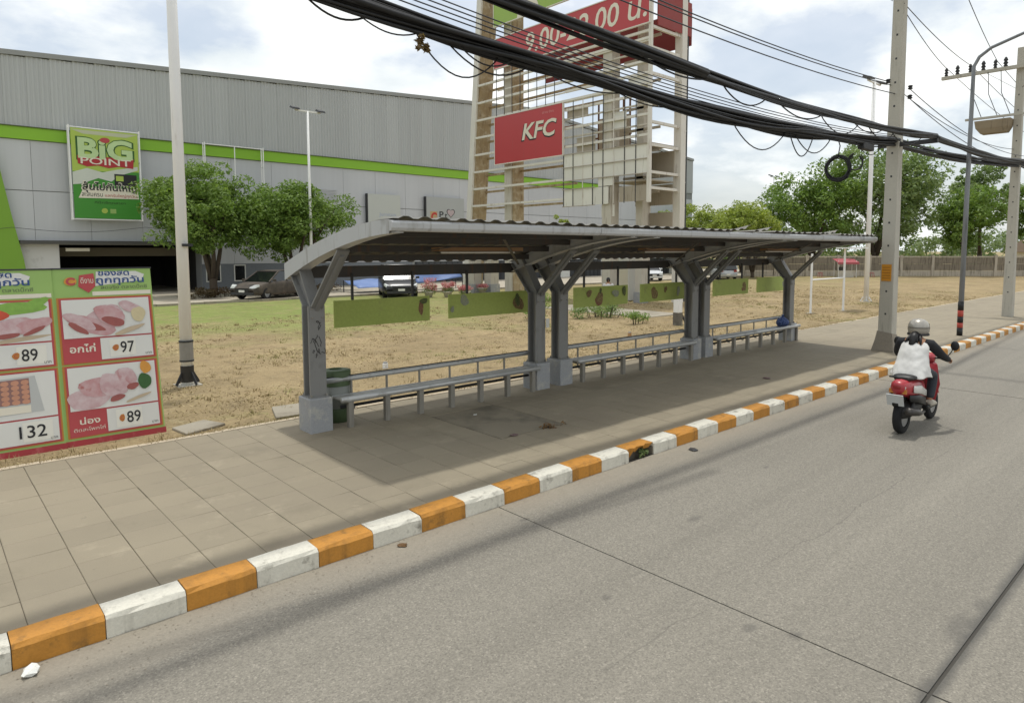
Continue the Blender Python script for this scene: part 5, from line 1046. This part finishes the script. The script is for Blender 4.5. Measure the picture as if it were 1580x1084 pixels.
# ================================================================== CARS
def wheel(parent, x, y, r, w, name='wheel'):
    W = thing(name, parent=parent, loc=(x, y, r), rot=(R(90), 0, 0)); MB().lathe([(r * .62, -w / 2), (r * .93, -w / 2), (r, -w * .3), (r, w * .3), (r * .93, w / 2), (r * .62, w / 2)], 20, cap=False).build('tyre', M_RUBBER, W, smooth=True)
    MB().lathe([(.02, -w * .28), (r * .2, -w * .34), (r * .60, -w * .42), (r * .63, -w * .3), (r * .63, w * .3), (r * .6, w * .42), (r * .2, w * .34), (.02, w * .28)], 16).build('rim', mat('rim_alloy', '#9a9c9e', .35, .1, 5, metal=.7), W)
def car(label, x, y, heading, paint, kind, dusty=False):
    t = thing('parked_car', label, 'car', (x, y, .13), (0, 0, heading), 'cars in the store car park')
    L, Wd, H, belt = {'suv': (4.5, 1.82, 1.72, .98), 'hatch': (3.8, 1.66, 1.48, .90), 'sedan': (4.4, 1.72, 1.44, .90)}[kind]; hw = Wd / 2
    sec = [(-L / 2, .42, .66, .80), (-L / 2 + .08, .26, belt - .12, .93), (-L / 2 + .5, .22, belt, .99), (-.4, .20, belt + .01, 1.0), (L * .18, .20, belt, 1.0), (L * .30, .22, belt - .06, .98), (L / 2 - .35, .24, belt - .16, .94), (L / 2 - .06, .26, belt - .30, .86), (L / 2, .36, .60, .78)]
    rings = []
    for sx, zb, zt, k in sec: y_ = hw * k; rings.append([(sx, -y_ * .9, zb), (sx, -y_, zb + .12), (sx, -y_, zt - .16), (sx, -y_ * .92, zt - .02), (sx, -y_ * .6, zt + .01), (sx, y_ * .6, zt + .01), (sx, y_ * .92, zt - .02), (sx, y_, zt - .16), (sx, y_, zb + .12), (sx, y_ * .9, zb)])
    MB().loft(rings).build('body', paint, t, smooth=True, bevel=.01)
    r0, r1, w0, w1 = {'suv': (-L / 2 + .18, L * .06, -L / 2 + .06, L * .27), 'hatch': (-L / 2 + .25, L * .06, -L / 2 + .05, L * .29), 'sedan': (-.85, L * .05, -L / 2 + .75, L * .26)}[kind]
    def ring(xf, z, k): return xf, z, hw * k
    gl = MB(); b0 = belt - .03; top = H - .04
    gl.add([(w0, -hw * .90, b0), (w1, -hw * .90, b0), (w1, hw * .90, b0), (w0, hw * .90, b0), (r0, -hw * .72, top), (r1, -hw * .72, top), (r1, hw * .72, top), (r0, hw * .72, top)], [(0, 1, 5, 4), (1, 2, 6, 5), (2, 3, 7, 6), (3, 0, 4, 7), (4, 5, 6, 7)])
    gl.build('windows', M_GLASS, t)
    MB().loft([[(r0 - .05, -hw * .70, top - .02), (r0 - .05, hw * .70, top - .02), (r0 - .05, hw * .55, top + .03), (r0 - .05, -hw * .55, top + .03)], [((r0 + r1) / 2, -hw * .76, top), ((r0 + r1) / 2, hw * .76, top), ((r0 + r1) / 2, hw * .6, H), ((r0 + r1) / 2, -hw * .6, H)], [(r1 + .06, -hw * .72, top - .03), (r1 + .06, hw * .72, top - .03), (r1 + .06, hw * .58, top + .02), (r1 + .06, -hw * .58, top + .02)]]).build('roof', paint, t, smooth=True)
    for s in (-1, 1):
        for (xa, xb) in ((w1, r1), (w0, r0)): MB().beam((xa, s * hw * .905, b0), (xb, s * hw * .735, top), .07, .05).build('pillar', paint, t)
        MB().beam(((w0 + w1) / 2 - .1, s * hw * .91, b0), ((r0 + r1) / 2 - .05, s * hw * .74, top), .08, .03, (1, 0, 0)).build('pillar', paint, t)
        MB().box((L * .20, s * hw * 1.0 - .02 if s > 0 else -hw - .16, belt), (L * .20 + .10, hw + .16 if s > 0 else -hw + .02, belt + .12)).build('mirror', paint, t, bevel=.02)
        MB().loft([[(L / 2 - .30, s * hw * .62, .66), (L / 2 - .30, s * hw * .95, .68), (L / 2 - .30, s * hw * .93, .78), (L / 2 - .30, s * hw * .62, .76)], [(L / 2 + .005, s * hw * .52, .58), (L / 2 - .06, s * hw * .86, .60), (L / 2 - .10, s * hw * .84, .70), (L / 2 - .03, s * hw * .52, .66)]]).build('headlight', mat('lamp_glass', '#c9ccca', .15, .05, 5), t)
        MB().box((-L / 2 - .01, s * hw * .68 - .12, .66), (-L / 2 + .10, s * hw * .68 + .12, .84)).build('tail_light', mat('tail_red', '#8a1f1c', .3, .1, 5), t)
        for xx in (-L * .29, L * .31): wheel(t, xx, s * (hw - .12), .31, .2)
    MB().box((L / 2 - .04, -hw * .48, .40), (L / 2 + .012, hw * .48, .60)).build('grille', M_BLACK, t); MB().box((L / 2 - .06, -hw * .8, .26), (L / 2 + .02, hw * .8, .385)).build('bumper', M_DARK if kind != 'hatch' else paint, t, bevel=.02)
    for s in (L / 2 + .022, -L / 2 - .012): MB().box((s - .008, -.17, .40), (s + .008, .17, .51)).build('number_plate', M_WHITE, t)
    return t
def paint(name, c, rough=.25, dirt=None): return mat(name, c, rough, .04, 1, spec=.6, dirt=dirt, dfac=(.35, .65), dscale=2) if dirt else mat(name, c, rough, .04, 1, spec=.6)
car('black sport utility car parked facing the road beside the blue sheet', 19.35, 31.9, R(-116), paint('paint_black', '#1b1c1f', .32), 'suv')
car('dusty brown derelict sedan under the right round tree', 13.9, 35.4, R(-150), paint('paint_dusty', '#574d42', .8, '#2f2a25'), 'sedan')
car('white hatchback facing the road behind the second forked pair', 44.8, 34.6, R(-125), paint('paint_white', '#c9cbca', .25), 'hatch')
car('silver hatchback seen from behind near the low trees', 51.5, 31.6, R(45), paint('paint_silver', '#a7abad', .3), 'hatch')
# tarpaulins
def tarp(label, x, y, pts, m):
    o = thing('blue_tarpaulin', label, 'tarpaulin', (x, y, .13), group='blue tarpaulins in the car park'); n = 10; g_ = []
    for i in range(n + 1):
        for j in range(n + 1):
            u, v = i / n, j / n; p = [(1 - u) * (1 - v) * pts[0][k] + u * (1 - v) * pts[1][k] + u * v * pts[2][k] + (1 - u) * v * pts[3][k] for k in range(3)]
            p[2] += .07 * math.sin(u * 9 + v * 3) * math.sin(v * 7) - .25 * math.sin(math.pi * u) * math.sin(math.pi * v) * pts[4]; g_.append(tuple(p))
    MB().add(g_, [(i * (n + 1) + j, (i + 1) * (n + 1) + j, (i + 1) * (n + 1) + j + 1, i * (n + 1) + j + 1) for i in range(n) for j in range(n)]).build('sheet', m, o, smooth=True, fix=False).modifiers.new('t', 'SOLIDIFY').thickness = .01
    for p in pts[:4]:
        if p[2] > .5: MB().tube([(p[0], p[1], 0), (p[0], p[1], p[2])], .03, 6).build('prop', M_DARK, o)
    return o
TB = mat('tarp_blue', '#6e86b8', .5, .12, 2); TB2 = mat('tarp_blue_deep', '#4f6796', .5, .15, 1.5)
tarp('blue tarpaulin sheet over goods left of the black car', 20.4, 36.0, [(-1.6, -.8, .30), (1.3, -.8, .34), (1.4, .9, .75), (-1.7, .8, .7), -.5], TB)
tarp('blue tarpaulin hung beside the black car', 25.2, 36.0, [(-2.3, -.5, .42), (1.2, -.5, .75), (1.4, .5, 1.42), (-2.1, .5, 1.38), .5], TB2)

# ================================================================== PEOPLE
def skin(name, V, E_, m, parent, root=0, sub=1):
    me = bpy.data.meshes.new(name); me.from_pydata([v[0] for v in V], E_, []); me.materials.append(m)
    o = bpy.data.objects.new(name, me); COL.objects.link(o); o.parent = parent
    o.modifiers.new('skin', 'SKIN').use_smooth_shade = True
    sk = me.skin_vertices[0].data
    for i, v in enumerate(V):
        r = v[1]; sk[i].radius = r if isinstance(r, tuple) else (r, r); sk[i].use_root = (i == root)
    ss = o.modifiers.new('sub', 'SUBSURF'); ss.levels = sub; ss.render_levels = sub
    return o
M_SKIN = mat('skin', '#a87c5e', .6, .06, 8); M_HAIR = mat('black_hair', '#141213', .5, .2, 20); M_SHIRTW = mat('white_cloth', '#d6d5d1', .85, .06, 6, bump=.4, bscale=11); M_SLEEVE = mat('black_cloth', '#1d1e22', .85, .15, 8, bump=.3, bscale=18); M_TROUS = mat('dark_denim', '#34383f', .85, .15, 10, bump=.3, bscale=20); M_SHOE = mat('shoe_pale', '#b9b2a4', .7, .1, 8)
def hand_chain(V, E_, wrist, dirv, curl, side, r=.009, s=1.0):
    """palm and five fingers grown from the wrist vertex"""
    w = Vector(V[wrist][0]); d = Vector(dirv).normalized(); c = Vector(curl).normalized(); sd = d.cross(c).normalized()
    V.append((tuple(w + d * .05 * s), (.030 * s, .020 * s))); pm = len(V) - 1; E_.append((wrist, pm))
    for k, ln in ((-1.5, .050), (-.5, .060), (.5, .056), (1.5, .044)):
        p0 = w + d * .085 * s + sd * k * .016 * s; p1 = p0 + (d * .6 + c * .8).normalized() * ln * .55 * s; p2 = p1 + (c - d * .5).normalized() * ln * .6 * s
        i = len(V); V += [(tuple(p0), r * s), (tuple(p1), r * .95 * s), (tuple(p2), r * .8 * s)]; E_ += [(pm, i), (i, i + 1), (i + 1, i + 2)]
    t0 = w + d * .035 * s + sd * side * .030 * s; t1 = t0 + (d * .6 + c * .6 + sd * side * .4).normalized() * .045 * s; i = len(V); V += [(tuple(t0), r * 1.1 * s), (tuple(t1), r * .9 * s)]; E_ += [(pm, i), (i, i + 1)]
def loft_ellipse(rows, n=18, fold=0, seed=0):
    """rows: (cx, cy, cz, rx, ry) rings round the z axis"""
    rr_ = random.Random(seed); ph = [rr_.uniform(0, 6) for _ in range(4)]; out_ = []
    for i, (cx, cy, cz, rx, ry) in enumerate(rows):
        ring = []
        for j in range(n):
            a = 2 * math.pi * j / n; k = 1 + fold * (i / len(rows)) * 0 + fold * (math.sin(5 * a + ph[0] + i * .7) + .6 * math.sin(3 * a + ph[1] - i * .5)) * (1 - i / len(rows))
            ring.append((cx + rx * k * math.cos(a), cy + ry * k * math.sin(a), cz + fold * .15 * math.sin(4 * a + ph[2])))
        out_.append(ring)
    return out_
def head_parts(parent, c, facing, s=1.0):
    """eyes, nose, mouth and ears as one small mesh set on the head; facing = unit vector"""
    f = Vector(facing).normalized(); u = Vector((0, 0, 1)); r_ = f.cross(u).normalized(); c = Vector(c); mb = MB()
    for k in (-1, 1): mb.lathe([(.001, -.012), (.012, -.004), (.012, .006), (.001, .013)], 8, Matrix.Translation(c + f * .088 * s + r_ * k * .032 * s))
    mb.build('eyes', M_HAIR, parent)
    mb = MB(); mb.tube([c + f * .09 * s + u * .0, c + f * .115 * s - u * .035 * s, c + f * .095 * s - u * .045 * s], [.008, .013, .008], 6); mb.tube([c + f * .088 * s - u * .068 * s - r_ * .02, c + f * .096 * s - u * .07 * s, c + f * .088 * s - u * .068 * s + r_ * .02], [.004, .007, .004], 6)
    for k in (-1, 1): mb.tube([c + r_ * k * .076 * s + u * .02, c + r_ * k * .09 * s - f * .012, c + r_ * k * .078 * s - u * .03], [.006, .012, .006], 6)
    mb.build('face_features', M_SKIN, parent)

# scooter, heading along +X in the near lane
SX, SY = 10.83, 3.34
sc = thing('motor_scooter', 'red and white motor scooter with a blank plate riding along the kerb', 'scooter', (SX, SY, .0))
P_RED = mat('scooter_red', '#a8323a', .3, .08, 4, spec=.6); P_WHT = mat('scooter_white', '#cfccc6', .35, .06, 4); M_ENG = mat('engine_dark', '#2b2a29', .6, .25, 10)
wheel(sc, -.60, 0, .245, .10, 'rear_wheel'); wheel(sc, .64, 0, .24, .085, 'front_wheel')
def xring(x, hw, z0, z1, n=12, sq=.75):
    zc = (z0 + z1) / 2; hz = (z1 - z0) / 2; o_ = []
    for j in range(n):
        a = 2 * math.pi * j / n; ca, sa = math.cos(a), math.sin(a)
        o_.append((x, hw * math.copysign(abs(ca) ** sq, ca), zc + hz * math.copysign(abs(sa) ** sq, sa)))
    return o_
MB().loft([xring(-.84, .06, .66, .74), xring(-.78, .105, .57, .78), xring(-.6, .145, .50, .79), xring(-.35, .16, .44, .77), xring(-.12, .15, .36, .74), xring(.02, .10, .34, .6)]).build('tail_fairing', P_RED, sc, smooth=True)
for s in (-1, 1):
    MB().loft([[(-.62, s * .150, .60), (-.62, s * .150, .70), (-.62, s * .162, .69), (-.62, s * .162, .61)], [(-.35, s * .158, .55), (-.35, s * .158, .68), (-.35, s * .172, .67), (-.35, s * .172, .56)], [(-.10, s * .148, .48), (-.10, s * .148, .58), (-.10, s * .160, .57), (-.10, s * .160, .49)]]).build('side_graphic', P_WHT, sc, smooth=True)
    MB().loft([[(-.70, s * .125, .48), (-.70, s * .125, .58), (-.70, s * .146, .57), (-.70, s * .146, .49)], [(-.38, s * .150, .42), (-.38, s * .150, .545), (-.38, s * .170, .535), (-.38, s * .170, .43)], [(-.08, s * .13, .34), (-.08, s * .13, .47), (-.08, s * .152, .46), (-.08, s * .152, .35)]]).build('lower_panel', M_BLACK, sc, smooth=True)
    MB().box((-.80, s * .085 - .03, .60), (-.775, s * .085 + .03, .66)).build('turn_signal', mat('amber', '#b5722a', .4, .1, 8), sc)
    MB().tube([(.36, s * .05, .98), (.33, s * .22, 1.0), (.27, s * .36, .985)], [.012, .012, .018], 8).build('handlebar', M_BLACK, sc)
    MB().tube([(.31, s * .27, 1.0), (.30, s * .34, 1.10), (.29, s * .37, 1.17)], .007, 6).build('mirror_stalk', M_BLACK, sc); MB().lathe([(.01, -.012), (.05, -.012), (.058, 0), (.05, .014), (.01, .02)], 14, Matrix.Translation((.29, s * .39, 1.205)) @ Matrix.Rotation(R(90), 4, 'Y') @ Matrix.Scale(1.25, 4, (1, 0, 0))).build('mirror', M_BLACK, sc, smooth=True)
    MB().tube([(.48, s * .055, .80), (.56, s * .06, .5), (.64, s * .06, .24)], .018, 8).build('fork_leg', M_ENG, sc)
    MB().tube([(-.45, s * .12, .52), (-.60, s * .10, .26)], .022, 8).build('shock_absorber', M_ENG, sc)
for k, (a, b_) in enumerate((((-.10, .70), (-.06, .60)), ((-.06, .60), (-.02, .70)), ((.01, .70), (.07, .70)), ((.07, .70), (.03, .60)))): MB().beam((-.792 + .02 * 0, a[0], a[1]), (-.792, b_[0], b_[1]), .006, .018, (0, 1, 0)).build('tail_mark', P_WHT, sc)
MB().loft([xring(-.66, .10, .755, .80), xring(-.55, .15, .76, .84), xring(-.25, .16, .75, .835), xring(.02, .12, .73, .80), xring(.10, .07, .70, .76)]).build('seat', M_BLACK, sc, smooth=True)
MB().tube([(-.60, -.13, .80), (-.80, -.11, .83), (-.84, 0, .835), (-.80, .11, .83), (-.60, .13, .80)], .013, 8).build('grab_rail', M_BLACK, sc)
MB().loft([xring(-.74, .06, .22, .36), xring(-.5, .12, .20, .44), xring(-.2, .13, .22, .46), xring(0, .09, .26, .42)]).build('engine', M_ENG, sc, smooth=True)
MB().tube([(-.05, -.12, .24), (-.3, -.16, .26), (-.45, -.17, .30), (-.88, -.18, .38)], [.02, .022, .05, .055], 10).build('exhaust', mat('exhaust', '#4a4744', .45, .2, 8, metal=.5), sc, smooth=True)
MB().loft([xring(-.88, .04, .42, .50), xring(-.74, .07, .46, .56), xring(-.55, .075, .50, .60)]).build('rear_mudguard', M_BLACK, sc, smooth=True)
MB().box((-.03, -.17, .27), (.36, .17, .33)).build('footboard', M_BLACK, sc, bevel=.02)
MB().loft([[(.34, -.14, .30), (.40, -.08, .30), (.40, .08, .30), (.34, .14, .30)], [(.36, -.20, .60), (.47, -.10, .62), (.47, .10, .62), (.36, .20, .60)], [(.30, -.17, .90), (.42, -.09, .94), (.42, .09, .94), (.30, .17, .90)]]).build('front_shield', P_RED, sc, smooth=True)
MB().loft([xring(.27, .08, .93, 1.02), xring(.36, .13, .91, 1.07), xring(.46, .09, .90, 1.03)]).build('handlebar_cowl', P_RED, sc, smooth=True); MB().lathe([(.01, 0), (.06, 0), (.065, .02), (.02, .04)], 14, Matrix.Translation((.45, 0, .965)) @ Matrix.Rotation(R(90), 4, 'Y')).build('headlight', bpy.data.materials['lamp_glass'], sc)
MB().loft([xring(.40, .05, .40, .46), xring(.55, .065, .47, .53), xring(.70, .065, .47, .53), xring(.86, .05, .36, .42)]).build('front_mudguard', P_RED, sc, smooth=True)
MB().beam((-.86, 0, .44), (-.92, 0, .60), .22, .012, (1, 0, 0)).build('number_plate', mat('plate_blank', '#b9bcbc', .5, .05, 4), sc)
MB().loft([xring(-.845, .05, .665, .72), xring(-.80, .085, .65, .74)]).build('tail_light', bpy.data.materials['tail_red'], sc, smooth=True)
MB().tube([(-.1, .13, .27), (-.16, .2, .06)], .012, 6).build('side_stand', M_ENG, sc)

rd = thing('person', 'rider in white vest with black sleeves, silver helmet and tied black hair', 'person', (SX, SY, 0))
V = [((-.26, 0, .86), (.15, .12)), ((-.22, 0, 1.02), (.14, .11)), ((-.17, 0, 1.17), (.16, .11)), ((-.13, 0, 1.27), (.13, .09)), ((-.09, 0, 1.345), .05), ((-.065, 0, 1.41), .085), ((-.04, 0, 1.49), .08)]
E_ = [(0, 1), (1, 2), (2, 3), (3, 4), (4, 5), (5, 6)]
for s in (-1, 1):
    i = len(V); V += [((-.13, s * .17, 1.255), .058), ((.02, s * .285, 1.09), .045), ((.185, s * .335, 1.015), .032)]; E_ += [(3, i), (i, i + 1), (i + 1, i + 2)]
    hand_chain(V, E_, i + 2, (.9, 0, -.18), (.25, 0, -1), -s)
    i = len(V); V += [((-.20, s * .10, .85), .085), ((.20, s * .15, .76), .06), ((.14, s * .145, .55), .052), ((.10, s * .14, .37), .035), ((.22, s * .15, .345), .034), ((.29, s * .155, .34), .025)]; E_ += [(0, i)] + [(i + k, i + k + 1) for k in range(5)]
skin('body', V, E_, M_SKIN, rd)
# clothing
V = [((-.24, 0, .87), (.17, .135)), ((-.20, .0, .86), (.14, .12))]; E_ = [(0, 1)]
for s in (-1, 1):
    i = len(V); V += [((-.20, s * .10, .855), .10), ((.20, s * .15, .765), .075), ((.145, s * .145, .55), .068), ((.105, s * .14, .41), .06)]; E_ += [(0, i), (i, i + 1), (i + 1, i + 2), (i + 2, i + 3)]
skin('trousers', V, E_, M_TROUS, rd)
MB().loft(loft_ellipse([(-.30, 0, .79, .21, .27), (-.285, 0, .86, .205, .255), (-.26, 0, .95, .185, .225), (-.225, 0, 1.05, .165, .20), (-.195, 0, 1.14, .155, .195), (-.165, 0, 1.22, .14, .19), (-.135, 0, 1.285, .11, .155), (-.105, 0, 1.33, .075, .085), (-.095, 0, 1.355, .062, .066)], 26, .085, 3), cap=False).build('white_vest', M_SHIRTW, rd, smooth=True)
vo = [c for c in rd.children if c.name.startswith('white_vest')][0]; m_ = vo.modifiers.new('s', 'SUBSURF'); m_.levels = m_.render_levels = 2
tx = bpy.data.textures.new('folds', 'CLOUDS'); tx.noise_scale = .09; m_ = vo.modifiers.new('d', 'DISPLACE'); m_.texture = tx; m_.strength = .026; m_.texture_coords = 'LOCAL'
vo.modifiers.new('t', 'SOLIDIFY').thickness = .006
for s in (-1, 1): MB().tube([(-.15, s * .12, 1.275), (-.13, s * .19, 1.25), (-.06, s * .245, 1.175), (.02, s * .29, 1.09), (.10, s * .315, 1.05), (.19, s * .335, 1.012)], [.05, .075, .07, .062, .052, .042], 12).build('black_sleeve', M_SLEEVE, rd, smooth=True)
for s in (-1, 1): MB().loft([xring(.07, .05, .30, .40), xring(.16, .052, .30, .40), xring(.25, .05, .30, .365), xring(.335, .032, .30, .335)]).build('shoe', M_SHOE, rd, smooth=True, loc=(0, s * .148, 0)).location
hm = MB().lathe([(.095, -.10), (.128, -.075), (.142, -.01), (.138, .05), (.118, .10), (.075, .135), (.01, .148)], 24, Matrix.Translation((-.055, 0, 1.455))).build('helmet', mat('helmet_silver', '#a49f96', .25, .06, 4, metal=.35), rd, smooth=True)
MB().lathe([(.143, -.075), (.147, -.06), (.143, -.045)], 24, Matrix.Translation((-.055, 0, 1.435)), cap=False).build('helmet_trim', M_DARK, hm, smooth=True); MB().loft([[(.06, -.11, 1.40), (.075, -.10, 1.40), (.075, .10, 1.40), (.06, .11, 1.40)], [(.075, -.115, 1.46), (.095, -.10, 1.46), (.095, .10, 1.46), (.075, .115, 1.46)], [(.05, -.11, 1.53), (.07, -.09, 1.53), (.07, .09, 1.53), (.05, .11, 1.53)]]).build('visor', M_GLASS, hm)
MB().lathe([(.1405, -.012), (.1425, -.002), (.1405, .010)], 24, Matrix.Translation((-.055, 0, 1.475)), cap=False).build('helmet_stripe', mat('helmet_stripe', '#6d6860', .4, .1, 6), hm, smooth=True)
hr = MB(); hr.tube([(-.15, 0, 1.39), (-.22, .01, 1.33), (-.25, .015, 1.24), (-.245, .02, 1.16), (-.24, .03, 1.11)], [.06, .06, .05, .035, .008], 10)
for k in range(5): hr.tube([(-.16, -.05 + .025 * k, 1.38), (-.235, -.09 + .045 * k, 1.30), (-.245, -.10 + .055 * k, 1.20 + .015 * k)], [.025, .02, .005], 6)
hr.build('hair', M_HAIR, rd, smooth=True); head_parts(rd, (-.05, 0, 1.44), (1, 0, 0), .9)

# seated attendant by the tower column
sp = thing('person', 'person with dark hair in a pale shirt sitting by the sign tower', 'person', (23.9, 20.75, .13), (0, 0, R(-139)))
V = [((0, 0, .50), (.15, .12)), ((0, 0, .66), (.13, .10)), ((.01, 0, .82), (.15, .10)), ((.01, 0, .91), (.11, .08)), ((.02, 0, .98), .05), ((.03, 0, 1.05), .078), ((.03, 0, 1.12), .075)]; E_ = [(0, 1), (1, 2), (2, 3), (3, 4), (4, 5), (5, 6)]
for s in (-1, 1):
    i = len(V); V += [((0, s * .17, .88), .052), ((.06, s * .24, .66), .042), ((.26, s * .16, .56), .030)]; E_ += [(3, i), (i, i + 1), (i + 1, i + 2)]; hand_chain(V, E_, i + 2, (1, -s * .3, -.1), (.2, 0, -1), -s)
    i = len(V); V += [((.02, s * .09, .49), .085), ((.42, s * .12, .49), .06), ((.42, s * .12, .26), .05), ((.41, s * .12, .07), .035), ((.56, s * .13, .035), .03)]; E_ += [(0, i)] + [(i + k, i + k + 1) for k in range(4)]
skin('body', V, E_, M_SKIN, sp)
MB().loft(loft_ellipse([(0, 0, .46, .16, .19), (0, 0, .62, .145, .175), (.01, 0, .78, .145, .19), (.01, 0, .88, .12, .18), (.015, 0, .95, .07, .08)], 18, .03, 5), cap=False).build('shirt', M_SHIRTW, sp, smooth=True)
for s in (-1, 1): MB().tube([(0, s * .13, .90), (0, s * .18, .88), (.04, s * .225, .74)], [.05, .065, .055], 10).build('sleeve', M_SHIRTW, sp, smooth=True); MB().tube([(.0, s * .09, .49), (.42, s * .12, .50), (.425, s * .12, .28), (.415, s * .12, .10)], [.10, .075, .065, .055], 10).build('trouser_leg', M_TROUS, sp, smooth=True)
MB().lathe([(.07, -.12), (.10, -.06), (.105, .0), (.09, .06), (.05, .09), (.005, .10)], 14, Matrix.Translation((.012, 0, 1.11)) @ Matrix.Scale(.92, 4, (0, 1, 0))).build('hair', M_HAIR, sp, smooth=True); head_parts(sp, (.04, 0, 1.09), (1, 0, 0), .85)
stl = thing('plastic_stool', 'low stool under the person by the sign tower', 'stool', (23.9, 20.75, .13), (0, 0, R(-139))); MB().box((-.17, -.17, .36), (.17, .17, .40)).build('seat', M_PED, stl)
for a in (-1, 1):
    for b_ in (-1, 1): MB().beam((a * .13, b_ * .13, .36), (a * .18, b_ * .18, 0), .04, .03).build('leg', M_PED, stl)
